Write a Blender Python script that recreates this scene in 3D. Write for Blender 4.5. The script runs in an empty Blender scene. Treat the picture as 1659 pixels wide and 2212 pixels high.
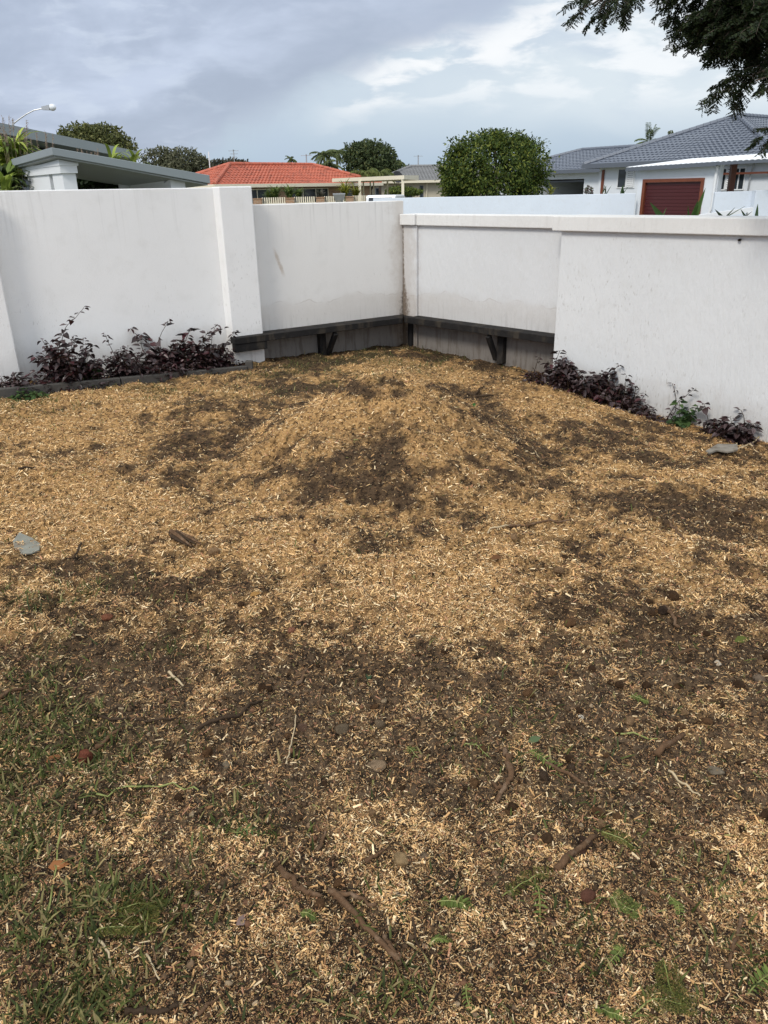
import bpy, math, random
import numpy as np
from mathutils import Vector, Matrix
random.seed(7); RNG = np.random.default_rng(11)
SC = bpy.context.scene; COL = SC.collection
R = math.radians

# ------------------------------------------------------------------ camera
EYE = 1.7; FPX = 1650.0; CX, CY = 829.5, 1106.0
PITCH, ROLL = R(22.83), R(-1.14)
fw = np.array([0, math.cos(PITCH), -math.sin(PITCH)]); up = np.array([0, math.sin(PITCH), math.cos(PITCH)])
rt = np.array([1.0, 0, 0])
CXA = rt*math.cos(ROLL)+up*math.sin(ROLL); CUA = -rt*math.sin(ROLL)+up*math.cos(ROLL)
cam = bpy.data.objects.new('camera', bpy.data.cameras.new('camera')); COL.objects.link(cam)
M3 = Matrix((CXA, CUA, -fw)).transposed()
cam.matrix_world = Matrix.Translation((0, 0, EYE)) @ M3.to_4x4()
cam.data.sensor_fit = 'VERTICAL'; cam.data.sensor_height = 36.0
cam.data.lens = 36.0*FPX/2212.0
cam.data.clip_start = 0.05; cam.data.clip_end = 3000
SC.camera = cam
SC.view_settings.view_transform = 'Standard'; SC.view_settings.look = 'None'
SC.view_settings.exposure = 0.0; SC.view_settings.gamma = 1.0

def ray(x, y): return CXA*(x-CX)/FPX + CUA*(CY-y)/FPX + fw
def P(x, y, Y):                                   # world point at depth Y
    d = ray(x, y); t = Y/d[1]; return np.array([d[0]*t, Y, EYE+d[2]*t])
def G(x, y, z=0.0):                               # world point at height z
    d = ray(x, y); t = (z-EYE)/d[2]; return np.array([d[0]*t, d[1]*t, z])
def proj(x, y, z):
    z = z-EYE; f = y*fw[1]+z*fw[2]
    f = np.where(f > 0.35, f, 0.35)
    return CX+FPX*(x*CXA[0]+y*CXA[1]+z*CXA[2])/f, CY-FPX*(x*CUA[0]+y*CUA[1]+z*CUA[2])/f

# ------------------------------------------------------------------ node helpers
class NT:
    def __init__(s, tree): s.t = tree; s.n = tree.nodes; s.l = tree.links
    def new(s, typ, **kw):
        n = s.n.new(typ)
        for k, v in kw.items(): setattr(n, k, v)
        return n
    def put(s, sock, v):
        if isinstance(v, bpy.types.NodeSocket): s.l.new(v, sock)
        elif v is not None:
            if sock.type == 'RGBA' and not hasattr(v, '__len__'): v = (v, v, v, 1)
            elif sock.type == 'RGBA' and len(v) == 3: v = (*v, 1)
            sock.default_value = v
    def math(s, op, a, b=None, c=None, clamp=False):
        n = s.new('ShaderNodeMath', operation=op, use_clamp=clamp)
        s.put(n.inputs[0], a); s.put(n.inputs[1], b)
        if c is not None: s.put(n.inputs[2], c)
        return n.outputs[0]
    def noise(s, vec, scale, detail=4, rough=.55, dist=0.0):
        n = s.new('ShaderNodeTexNoise'); s.put(n.inputs['Vector'], vec); n.inputs['Scale'].default_value = scale
        n.inputs['Detail'].default_value = detail; n.inputs['Roughness'].default_value = rough
        n.inputs['Distortion'].default_value = dist
        return n.outputs['Fac']
    def mix(s, f, a, b, blend='MIX'):
        n = s.new('ShaderNodeMix', data_type='RGBA', blend_type=blend)
        s.put(n.inputs[0], f); s.put(n.inputs[6], a); s.put(n.inputs[7], b)
        return n.outputs[2]
    def ramp(s, v, lo, hi):
        n = s.new('ShaderNodeMapRange', interpolation_type='SMOOTHSTEP'); s.put(n.inputs[0], v)
        s.put(n.inputs[1], lo); s.put(n.inputs[2], hi); return n.outputs[0]
    def mapping(s, vec, scale=(1, 1, 1), rot=(0, 0, 0), loc=(0, 0, 0)):
        n = s.new('ShaderNodeMapping'); s.put(n.inputs[0], vec)
        n.inputs['Location'].default_value = loc; n.inputs['Rotation'].default_value = rot; n.inputs['Scale'].default_value = scale
        return n.outputs[0]

# ------------------------------------------------------------------ world: overcast sky, clouds over a Nishita sky
SUN_EL, SUN_AZ = R(43), R(213)                    # azimuth from +Y towards +X
world = bpy.data.worlds.new('World'); SC.world = world; world.use_nodes = True
w = NT(world.node_tree); w.n.clear()
sky = w.new('ShaderNodeTexSky', sky_type='NISHITA', sun_disc=False, sun_elevation=SUN_EL, sun_rotation=SUN_AZ)
tc = w.new('ShaderNodeTexCoord'); D = tc.outputs['Generated']
sep = w.new('ShaderNodeSeparateXYZ'); w.put(sep.inputs[0], D)
ya = w.math('MAXIMUM', sep.outputs[1], 0.08)
az = w.math('DIVIDE', sep.outputs[0], ya); el = w.math('DIVIDE', sep.outputs[2], ya)
zz = w.math('ADD', w.math('MAXIMUM', sep.outputs[2], 0.0), 0.085)
cmb = w.new('ShaderNodeCombineXYZ'); w.put(cmb.inputs[0], w.math('DIVIDE', sep.outputs[0], zz)); w.put(cmb.inputs[1], w.math('DIVIDE', sep.outputs[1], zz))
CP = cmb.outputs[0]                               # cloud deck coordinates
n_big = w.noise(CP, 0.5, 5, .55, .5); n_mid = w.noise(CP, 1.0, 8, .6, .35)
cs = w.new('ShaderNodeCombineXYZ'); w.put(cs.inputs[0], az); w.put(cs.inputs[1], w.math('MULTIPLY', el, 1.9))
AE = cs.outputs[0]                                # bearing / height of the sky point
n_cell = w.noise(w.mapping(AE, (.75, 1.25, 1), (0, 0, -.25), (2, 5, 0)), 18, 7, .54, .35)
n_soft = w.noise(w.mapping(AE, (1, 1, 1), (0, 0, .3), (1, 3, 0)), 5.5, 7, .52, .45)
n_wide = w.noise(w.mapping(AE, (1, 1, 1), (0, 0, 0), (7, 2, 0)), 2.6, 5, .5, .3)
# dark bank: above-left of an edge that climbs to the right
edge = w.math('SUBTRACT', w.math('SUBTRACT', el, 0.131), w.math('MULTIPLY', az, 0.39))
edge = w.math('ADD', edge, w.math('MULTIPLY', w.math('SUBTRACT', n_soft, .5), 0.085))
edge = w.math('ADD', edge, w.math('MULTIPLY', w.math('SUBTRACT', n_cell, .5), 0.030))
bank = w.ramp(edge, -0.022, 0.026)
base = w.mix(w.ramp(el, 0.0, 0.12), (.45, .57, .70), (.62, .72, .82))
lightr = w.ramp(w.math('ADD', az, w.math('MULTIPLY', w.math('SUBTRACT', n_wide, .5), .7)), -0.10, 0.26)
lightr = w.math('MULTIPLY', lightr, w.ramp(w.math('ADD', el, w.math('MULTIPLY', w.math('SUBTRACT', n_soft, .5), .08)), 0.03, 0.10))
base = w.mix(w.math('MULTIPLY', lightr, .9), base, (.76, .84, .90))
base = w.mix(w.math('MULTIPLY', w.ramp(n_soft, .46, .68), .42), base, (.50, .60, .75))
spots = w.math('MULTIPLY', w.ramp(n_cell, .42, .64), w.ramp(w.math('ADD', az, w.math('MULTIPLY', el, 1.2)), .06, .20))
spots = w.math('MULTIPLY', spots, w.ramp(el, .070, .12))
base = w.mix(w.math('MULTIPLY', spots, .75), base, (1.0, 1.02, 1.04))
dark = w.mix(w.ramp(w.math('ADD', n_soft, w.math('MULTIPLY', w.math('SUBTRACT', n_cell, .5), .3)), .36, .66), (.44, .51, .65), (.60, .68, .84))
dark = w.mix(w.math('MULTIPLY', w.ramp(edge, .11, .03), .6), dark, (.40, .465, .58))
puff = w.math('MULTIPLY', w.ramp(n_cell, .50, .64), w.ramp(w.math('MULTIPLY', az, -1.0), .10, .30))
dark = w.mix(w.math('MULTIPLY', puff, .35), dark, (.70, .78, .90))
cl = w.mix(w.math('MULTIPLY', bank, .95), base, dark)
sil = w.ramp(w.math('ABSOLUTE', w.math('ADD', edge, .026)), .036, .0)       # bright rim where the bank thins
cl = w.mix(w.math('MULTIPLY', w.math('MULTIPLY', sil, w.ramp(n_cell, .40, .58)), w.math('MULTIPLY', w.ramp(az, -.09, .02), .9)), cl, (.98, 1.0, 1.02))
# overcast dome brightens towards the zenith; boosted behind the viewer to light the walls
bright = w.math('ADD', 1.0, w.math('MULTIPLY', w.ramp(sep.outputs[2], .26, .85), .85))
bright = w.math('ADD', bright, w.math('MULTIPLY', w.ramp(w.math('MULTIPLY', sep.outputs[1], -1.0), -.1, .6), 0.5))
cl = w.mix(w.ramp(sep.outputs[2], .24, .6), cl, (.62, .66, .70))
cl = w.mix(1.0, cl, bright, 'MULTIPLY')
cl10 = w.mix(1.0, cl, (10, 10, 10), 'MULTIPLY')
fin = w.mix(.96, sky.outputs[0], cl10)
bg = w.new('ShaderNodeBackground'); w.put(bg.inputs[0], fin); bg.inputs[1].default_value = 0.1
wo = w.new('ShaderNodeOutputWorld'); w.l.new(bg.outputs[0], wo.inputs[0])

sun = bpy.data.objects.new('sun', bpy.data.lights.new('sun', 'SUN')); COL.objects.link(sun)
sun.data.energy = 2.3; sun.data.angle = R(15); sun.data.color = (1, .94, .85)
sd = Vector((math.sin(SUN_AZ)*math.cos(SUN_EL), math.cos(SUN_AZ)*math.cos(SUN_EL), math.sin(SUN_EL)))
sun.rotation_euler = sd.to_track_quat('Z', 'Y').to_euler()

# ------------------------------------------------------------------ value noise (numpy)
def vnoise(x, y, seed=0):
    xi = np.floor(x).astype(np.int64); yi = np.floor(y).astype(np.int64)
    fx = x-xi; fy = y-yi; fx = fx*fx*(3-2*fx); fy = fy*fy*(3-2*fy)
    def h(a, b):
        n = (a*374761393 + b*668265263 + seed*974634777) & 0xffffffff
        n = ((n ^ (n >> 13))*1274126177) & 0xffffffff
        return ((n ^ (n >> 16)) & 0xffff)/65535.0
    a = h(xi, yi); b = h(xi+1, yi); c = h(xi, yi+1); d = h(xi+1, yi+1)
    return (a+(b-a)*fx)*(1-fy) + (c+(d-c)*fx)*fy
def fbm(x, y, f, octs, seed=0, gain=.5):
    s = 0; a = 1.0; t = 0
    for o in range(octs):
        s = s + a*vnoise(x*f+o*17.3, y*f-o*9.1, seed+o); t += a; a *= gain; f *= 2.03
    return s/t
def sst(e0, e1, v): t = np.clip((v-e0)/(e1-e0), 0, 1); return t*t*(3-2*t)

# ------------------------------------------------------------------ materials
def new_mat(name):
    m = bpy.data.materials.new(name); m.use_nodes = True; t = NT(m.node_tree)
    b = t.n['Principled BSDF']; return m, t, b
def paint(name, col, rough=.6, var=.12, scale=6, bump=0.0, bscale=60, metal=0.0, spec=.5, dirt=None, dirtamt=.3):
    m, t, b = new_mat(name); o = t.new('ShaderNodeTexCoord').outputs['Object']
    n = t.noise(o, scale, 5, .6)
    c = t.mix(n, tuple(v*(1-var) for v in col), tuple(min(1, v*(1+var)) for v in col))
    if dirt:
        d = t.ramp(t.noise(t.mapping(o, (1, 1, .35), loc=(5, 2, 1)), scale*.7, 6, .65), .48, .66)
        c = t.mix(t.math('MULTIPLY', d, dirtamt), c, dirt)
    t.put(b.inputs['Base Color'], c); b.inputs['Roughness'].default_value = rough; b.inputs['Metallic'].default_value = metal
    b.inputs['Specular IOR Level'].default_value = spec
    if bump:
        bn = t.new('ShaderNodeBump'); bn.inputs['Strength'].default_value = bump; bn.inputs['Distance'].default_value = .01
        t.put(bn.inputs['Height'], t.noise(o, bscale, 4, .6)); t.put(b.inputs['Normal'], bn.outputs[0])
    return m
def tinted(name, rough=.6, transl=0.0, spec=.3, noise_scale=0, bump=0):
    m, t, b = new_mat(name); a = t.new('ShaderNodeAttribute', attribute_name='tint'); c = a.outputs['Color']
    if noise_scale:
        o = t.new('ShaderNodeTexCoord').outputs['Object']
        n = t.noise(o, noise_scale, 3, .6)
        c = t.mix(1.0, c, t.math('ADD', .55, t.math('MULTIPLY', n, .9)), 'MULTIPLY')
        if bump:
            bn = t.new('ShaderNodeBump'); bn.inputs['Strength'].default_value = bump; bn.inputs['Distance'].default_value = .01
            t.put(bn.inputs['Height'], n); t.put(b.inputs['Normal'], bn.outputs[0])
    t.put(b.inputs['Base Color'], c); b.inputs['Roughness'].default_value = rough; b.inputs['Specular IOR Level'].default_value = spec
    if transl:
        tr = t.new('ShaderNodeBsdfTranslucent'); t.put(tr.inputs[0], c); mx = t.new('ShaderNodeMixShader'); mx.inputs[0].default_value = transl
        out = t.n['Material Output']; t.l.new(b.outputs[0], mx.inputs[1]); t.l.new(tr.outputs[0], mx.inputs[2]); t.l.new(mx.outputs[0], out.inputs[0])
    return m
def wall_mat(name, col, streak=.2, speck=.5, mould=None, base_z=0.0, base_amt=.5, trowel=True):
    """Rendered and painted masonry: trowel texture, specks, rain streaks, splash dirt near a level."""
    m, t, b = new_mat(name); o = t.new('ShaderNodeTexCoord').outputs['Object']
    s = t.new('ShaderNodeSeparateXYZ'); t.put(s.inputs[0], o); z = s.outputs[2]
    big = t.noise(o, .9, 5, .6); mid = t.noise(o, 5, 5, .6)
    c = t.mix(big, tuple(v*.90 for v in col), tuple(min(1, v*1.06) for v in col))
    c = t.mix(t.math('MULTIPLY', t.ramp(mid, .5, .75), .18), c, (.50, .49, .46))
    stv = t.noise(t.mapping(o, (22, 22, .9)), 1.0, 4, .6)
    c = t.mix(t.math('MULTIPLY', t.math('MULTIPLY', t.ramp(stv, .52, .72), t.ramp(z, 1.0, 1.75)), streak), c, (.36, .35, .33))
    sp = t.noise(t.mapping(o, (1, 1, .33)), 58, 3, .55)
    spm = t.math('MULTIPLY', t.ramp(sp, .60, .70), t.ramp(t.math('ADD', t.noise(o, 1.6, 4), t.math('MULTIPLY', z, -.16)), .28, .62))
    c = t.mix(t.math('MULTIPLY', spm, speck), c, (.38, .37, .35))
    # dirt splashed up from the level of the soil / bench
    up_ = t.math('ADD', z, t.math('MULTIPLY', t.noise(o, 4.5, 5, .65), -.38))
    dm = t.ramp(up_, base_z+.16, base_z-.12)
    c = t.mix(t.math('MULTIPLY', dm, base_amt), c, (.30, .25, .20))
    dr = t.math('MULTIPLY', t.ramp(t.noise(t.mapping(o, (30, 30, 2.0)), 1.0, 3), .5, .7), t.ramp(z, base_z+.28, base_z-.1))
    c = t.mix(t.math('MULTIPLY', dr, base_amt), c, (.10, .085, .07))
    ub = t.math('ADD', z, t.math('MULTIPLY', t.noise(o, 12, 4, .6), .10))   # grime under the bench, darkened further to paint in the seat's shade
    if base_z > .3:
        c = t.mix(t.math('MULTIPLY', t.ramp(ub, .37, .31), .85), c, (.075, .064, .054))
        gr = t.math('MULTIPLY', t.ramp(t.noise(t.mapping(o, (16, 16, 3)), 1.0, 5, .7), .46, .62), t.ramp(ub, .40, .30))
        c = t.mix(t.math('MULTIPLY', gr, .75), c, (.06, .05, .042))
        # a wavy tide mark above the bench
        tz = t.math('SUBTRACT', z, t.math('ADD', .42, t.math('MULTIPLY', t.noise(t.mapping(o, (1, 1, 0)), 2.2, 3, .5), .34)))
        c = t.mix(t.math('MULTIPLY', t.math('MULTIPLY', t.ramp(t.math('ABSOLUTE', tz), .010, .0), t.ramp(t.noise(o, 3.5, 3), .42, .6)), .3), c, (.30, .25, .21))
        c = t.mix(t.math('MULTIPLY', t.ramp(tz, .03, -.03), .16), c, (.42, .36, .30))
    if mould and mould[0] < 0:                    # rusty smear where something once hung
        sm = t.math('ABSOLUTE', t.math('ADD', t.math('SUBTRACT', s.outputs[0], 1.62), t.math('MULTIPLY', t.math('SUBTRACT', z, 1.02), -.33)))
        sm = t.math('ADD', sm, t.math('MULTIPLY', t.math('SUBTRACT', t.noise(o, 20, 4, .7), .5), .06))
        sm = t.math('MULTIPLY', t.ramp(sm, .030, .004), t.ramp(t.math('ABSOLUTE', t.math('SUBTRACT', z, 1.02)), .17, .06))
        c = t.mix(t.math('MULTIPLY', sm, .5), c, (.36, .26, .17))
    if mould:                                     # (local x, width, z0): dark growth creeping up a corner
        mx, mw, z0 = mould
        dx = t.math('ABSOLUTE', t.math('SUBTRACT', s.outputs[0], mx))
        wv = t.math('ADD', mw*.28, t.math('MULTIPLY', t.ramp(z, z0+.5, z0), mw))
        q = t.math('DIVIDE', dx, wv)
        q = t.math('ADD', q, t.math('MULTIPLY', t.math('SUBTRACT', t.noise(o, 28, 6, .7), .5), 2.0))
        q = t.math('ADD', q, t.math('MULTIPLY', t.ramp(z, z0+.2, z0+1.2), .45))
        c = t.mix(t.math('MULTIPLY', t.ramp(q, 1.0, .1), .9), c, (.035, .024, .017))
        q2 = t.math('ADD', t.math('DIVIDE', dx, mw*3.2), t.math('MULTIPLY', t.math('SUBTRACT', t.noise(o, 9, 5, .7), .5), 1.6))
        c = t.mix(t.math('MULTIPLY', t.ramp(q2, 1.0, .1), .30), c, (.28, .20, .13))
    t.put(b.inputs['Base Color'], c); b.inputs['Roughness'].default_value = .75; b.inputs['Specular IOR Level'].default_value = .25
    bn = t.new('ShaderNodeBump'); bn.inputs['Strength'].default_value = .8; bn.inputs['Distance'].default_value = .009
    bn.inputs['Strength'].default_value = .9 if trowel else .25
    hh = t.noise(t.mapping(o, (1, 1, .28)), 30, 5, .65) if trowel else t.noise(o, 70, 4, .6)
    t.put(bn.inputs['Height'], hh); t.put(b.inputs['Normal'], bn.outputs[0])
    return m
def brick_mat(name):
    m, t, b = new_mat(name); o = t.new('ShaderNodeTexCoord').outputs['Object']
    s = t.new('ShaderNodeSeparateXYZ'); t.put(s.inputs[0], o)
    cb = t.new('ShaderNodeCombineXYZ'); t.put(cb.inputs[0], t.math('ADD', s.outputs[0], s.outputs[1])); t.put(cb.inputs[1], s.outputs[2])
    br = t.new('ShaderNodeTexBrick'); t.put(br.inputs['Vector'], cb.outputs[0])
    br.inputs['Color1'].default_value = (.34, .20, .11, 1); br.inputs['Color2'].default_value = (.26, .15, .085, 1); br.inputs['Mortar'].default_value = (.36, .31, .25, 1)
    br.inputs['Scale'].default_value = 1; br.inputs['Brick Width'].default_value = .24; br.inputs['Row Height'].default_value = .086; br.inputs['Mortar Size'].default_value = .008
    t.put(b.inputs['Base Color'], br.outputs[0]); b.inputs['Roughness'].default_value = .85
    return m
def glass_mat(name, col=(.02, .025, .03)):
    m, t, b = new_mat(name); o = t.new('ShaderNodeTexCoord').outputs['Object']
    t.put(b.inputs['Base Color'], t.mix(t.noise(o, 1.5, 3), col, tuple(v*2.2 for v in col))); b.inputs['Roughness'].default_value = .08
    return m

MT = {}
MT['wall'] = wall_mat('white_render', (.76, .76, .755), base_z=.18, base_amt=.25, trowel=False)
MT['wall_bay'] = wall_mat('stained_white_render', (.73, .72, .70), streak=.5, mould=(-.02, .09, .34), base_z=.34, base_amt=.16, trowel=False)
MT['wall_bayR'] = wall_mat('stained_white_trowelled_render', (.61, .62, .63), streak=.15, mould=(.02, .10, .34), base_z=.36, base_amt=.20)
MT['wall_near'] = wall_mat('white_trowelled_render', (.63, .642, .65), streak=.1, speck=.85, base_z=-.20, base_amt=.3)
MT['coping'] = wall_mat('white_coping_paint', (.68, .675, .66), streak=.3, speck=.3, base_z=-9)
MT['bluewall'] = wall_mat('pale_blue_white_paint', (.66, .72, .80), streak=.12, speck=.1, base_z=-9)
MT['white'] = paint('white_paint', (.72, .74, .76), .55, .06, 2)
MT['white_blue'] = paint('cool_white_paint', (.68, .72, .77), .6, .06, 1.5)
MT['cream'] = paint('cream_paint', (.70, .64, .50), .5, .06, 2)
MT['beige'] = paint('beige_render', (.47, .42, .33), .8, .08, 2)
MT['greyroof'] = paint('grey_sheet_metal', (.22, .25, .26), .45, .08, 2)
MT['soffit'] = paint('white_soffit', (.62, .64, .64), .6, .05, 2)
MT['soffit_grey'] = paint('grey_soffit', (.26, .28, .27), .6, .08, 2)  # pavilion soffit, an even grey darker than the other soffits
MT['orange'] = paint('terracotta_tile_paint', (.43, .115, .065), .7, .3, 3.5, dirt=(.19, .06, .038), dirtamt=.65)
MT['greytile'] = paint('slate_grey_tile_glaze', (.105, .122, .155), .42, .15, 2.5, spec=.6)
MT['greytile2'] = paint('weathered_grey_tile', (.19, .19, .19), .7, .2, 2.5)
MT['fascia'] = paint('dark_grey_fascia', (.10, .115, .14), .45, .08, 3)
MT['brick'] = brick_mat('brown_brick')
MT['glass'] = glass_mat('dark_window_glass')
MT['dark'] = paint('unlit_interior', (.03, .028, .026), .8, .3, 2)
MT['redpaint'] = paint('maroon_door_paint', (.062, .010, .011), .4, .12, 4)
MT['jarrah'] = paint('red_brown_timber', (.16, .045, .02), .5, .35, 7)
MT['char'] = paint('charcoal_stained_timber', (.017, .016, .016), .75, .5, 12, bump=.5, bscale=40, spec=.12, dirt=(.06, .05, .038), dirtamt=.6)
MT['edging'] = paint('weathered_grey_sleeper', (.055, .050, .044), .8, .4, 9, bump=.5, bscale=40)
MT['metal'] = paint('galvanised_metal', (.42, .43, .44), .4, .1, 5, metal=.6)
MT['black'] = paint('black_plastic', (.02, .02, .022), .5, .2, 5)
MT['lampglass'] = paint('frosted_lamp_glass', (.7, .73, .76), .2, .04, 5)
MT['bark'] = paint('grey_brown_bark', (.085, .065, .05), .85, .4, 8, bump=.6, bscale=30)
MT['stick'] = paint('reddish_brown_bark', (.115, .066, .036), .85, .55, 34, bump=.9, bscale=110, spec=.12, dirt=(.24, .17, .115), dirtamt=.6)
MT['stick_dark'] = paint('dark_twig_bark', (.05, .033, .021), .85, .5, 34, bump=.8, bscale=110, spec=.1)
MT['stick_tan'] = paint('pale_peeled_twig', (.42, .33, .20), .7, .25, 26)
MT['stick_green'] = paint('green_stem', (.20, .22, .06), .6, .3, 26)
MT['leaf'] = tinted('leaf', .55, .32, .18)
MT['purple_leaf'] = tinted('purple_leaf', .38, .08, .5)
MT['chip'] = tinted('wood_chip', .8, 0, .2)
MT['stone'] = tinted('stone', .9, 0, .1, 30, .9)
MT['carpaint'] = paint('white_car_paint', (.75, .77, .8), .25, .02, 2)
MT['rubber'] = paint('tyre_rubber', (.02, .02, .02), .8, .1, 4)

# ------------------------------------------------------------------ object helpers
def put_mesh(name, me, mat, parent=None):
    ob = bpy.data.objects.new(name, me); COL.objects.link(ob)
    if mat is not None: me.materials.append(mat)
    if parent is not None: ob.parent = parent
    return ob
def tag(o, label=None, cat=None, group=None, kind=None):
    if label: o['label'] = label
    if cat: o['category'] = cat
    if group: o['group'] = group
    if kind: o['kind'] = kind
    return o
def empty(name, loc, label, cat, group=None, rz=0):
    o = bpy.data.objects.new(name, None); COL.objects.link(o); o.location = loc; o.rotation_euler = (0, 0, rz); o.empty_display_size = .1
    return tag(o, label, cat, group)
class MB:
    def __init__(s): s.v = []; s.f = []
    def quad(s, *p):
        n = len(s.v); s.v += [tuple(map(float, q)) for q in p]; s.f.append(tuple(range(n, n+len(p)))); return s
    def box(s, a, b, bev=0):
        x0, y0, z0 = a; x1, y1, z1 = b
        return s.hexa([(x0, y0, z0), (x1, y0, z0), (x1, y1, z0), (x0, y1, z0)], [(x0, y0, z1), (x1, y0, z1), (x1, y1, z1), (x0, y1, z1)])
    def hexa(s, lo, hi):
        n = len(s.v); s.v += [tuple(map(float, p)) for p in list(lo)+list(hi)]; k = len(lo)
        s.f.append(tuple(n+i for i in reversed(range(k)))); s.f.append(tuple(n+k+i for i in range(k)))
        for i in range(k): j = (i+1) % k; s.f.append((n+i, n+j, n+k+j, n+k+i))
        return s
    def bar(s, p, q, wd, ht, upv=(0, 0, 1)):
        p, q = Vector(p), Vector(q); d = (q-p).normalized(); sx = d.cross(Vector(upv)).normalized()*wd/2; sy = sx.cross(d).normalized()*ht/2
        return s.hexa([p-sx-sy, p+sx-sy, p+sx+sy, p-sx+sy], [q-sx-sy, q+sx-sy, q+sx+sy, q-sx+sy])
    def tube(s, pts, rad, seg=6, cap=True):
        pts = [Vector(p) for p in pts]; n0 = len(s.v)
        if not hasattr(rad, '__len__'): rad = [rad]*len(pts)
        px = None
        for i, p in enumerate(pts):
            d = (pts[min(i+1, len(pts)-1)]-pts[max(i-1, 0)])
            d = d.normalized() if d.length > 1e-9 else Vector((0, 0, 1))
            a = px if px is not None else (Vector((0, 0, 1)) if abs(d.z) < .9 else Vector((1, 0, 0)))
            sx = (a-d*a.dot(d)); sx = sx.normalized() if sx.length > 1e-6 else d.orthogonal().normalized(); px = sx; sy = d.cross(sx)
            for k in range(seg):
                t = 2*math.pi*k/seg; s.v.append(tuple(p+(sx*math.cos(t)+sy*math.sin(t))*rad[i]))
        for i in range(len(pts)-1):
            for k in range(seg):
                a = n0+i*seg+k; b = n0+i*seg+(k+1) % seg; s.f.append((a, b, b+seg, a+seg))
        if cap:
            s.f.append(tuple(n0+k for k in reversed(range(seg)))); e = n0+(len(pts)-1)*seg; s.f.append(tuple(e+k for k in range(seg)))
        return s
    def lathe(s, c, prof, seg=16):
        n0 = len(s.v)
        for r_, z in prof:
            for k in range(seg):
                t = 2*math.pi*k/seg; s.v.append((c[0]+r_*math.cos(t), c[1]+r_*math.sin(t), c[2]+z))
        for i in range(len(prof)-1):
            for k in range(seg):
                a = n0+i*seg+k; b = n0+i*seg+(k+1) % seg; s.f.append((a, b, b+seg, a+seg))
        return s
    def build(s, name, mat, parent=None, bevel=0, smooth=False):
        me = bpy.data.meshes.new(name); me.from_pydata(s.v, [], s.f); me.update()
        o = put_mesh(name, me, mat, parent)
        if bevel:
            md = o.modifiers.new('bevel', 'BEVEL'); md.width = bevel; md.segments = 2; md.limit_method = 'ANGLE'
        if smooth: me.polygons.foreach_set('use_smooth', [True]*len(me.polygons))
        return o
def np_mesh(name, V, F, tint, mat, parent=None, smooth=False):
    """V (n,3) verts, F (m,k) faces, tint (n,3) colour per vertex"""
    me = bpy.data.meshes.new(name); m, k = F.shape
    me.vertices.add(len(V)); me.vertices.foreach_set('co', np.ascontiguousarray(V, dtype=np.float32).ravel())
    me.loops.add(m*k); me.loops.foreach_set('vertex_index', np.ascontiguousarray(F, dtype=np.int32).ravel())
    me.polygons.add(m); me.polygons.foreach_set('loop_start', np.arange(0, m*k, k, dtype=np.int32))
    try: me.polygons.foreach_set('loop_total', np.full(m, k, dtype=np.int32))
    except Exception: pass
    if tint is not None:
        at = me.attributes.new('tint', 'FLOAT_COLOR', 'POINT')
        at.data.foreach_set('color', np.hstack([tint, np.ones((len(V), 1))]).astype(np.float32).ravel())
    if smooth: me.polygons.foreach_set('use_smooth', np.ones(m, dtype=bool))
    me.update(calc_edges=True); me.validate()
    return put_mesh(name, me, mat, parent)
def unit(a): return a/np.maximum(np.linalg.norm(a, axis=-1, keepdims=True), 1e-9)
def rand_dirs(n, rng=RNG): return unit(rng.normal(size=(n, 3)))
def leaves(pos, along, normal, length, width, tint, fold=.18, droop=0.15):
    """pointed leaves, 6 verts / 2 quads each folded on the midrib"""
    n = len(pos); along = unit(along); side = unit(np.cross(normal, along)); nor = np.cross(along, side)
    L = np.broadcast_to(np.asarray(length, float).reshape(-1, 1), (n, 1)); Wd = np.broadcast_to(np.asarray(width, float).reshape(-1, 1), (n, 1))
    base = pos; tip = pos+along*L-nor*L*droop
    l1 = pos+along*L*.30+side*Wd*.46+nor*Wd*fold; l2 = pos+along*L*.62+side*Wd*.42+nor*(Wd*fold-L*droop*.4)
    r1 = pos+along*L*.30-side*Wd*.46+nor*Wd*fold; r2 = pos+along*L*.62-side*Wd*.42+nor*(Wd*fold-L*droop*.4)
    V = np.stack([base, l1, l2, tip, r2, r1], 1).reshape(-1, 3); b = np.arange(n)[:, None]*6
    F = np.concatenate([b+np.array([[0, 1, 2, 3]]), b+np.array([[0, 3, 4, 5]])], 0)
    return V, F, np.repeat(tint, 6, 0)
def join_np(parts):
    Vs, Fs, Ts = [], [], []; o = 0
    for V, F, T in parts: Vs.append(V); Fs.append(F+o); Ts.append(T); o += len(V)
    return np.concatenate(Vs), np.concatenate(Fs), np.concatenate(Ts)
def pal(n, cols, wts, var=.2, rng=RNG):
    cols = np.array(cols); i = rng.choice(len(cols), n, p=np.array(wts)/sum(wts)); return cols[i]*(1+rng.uniform(-var, var, (n, 1)))
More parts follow.
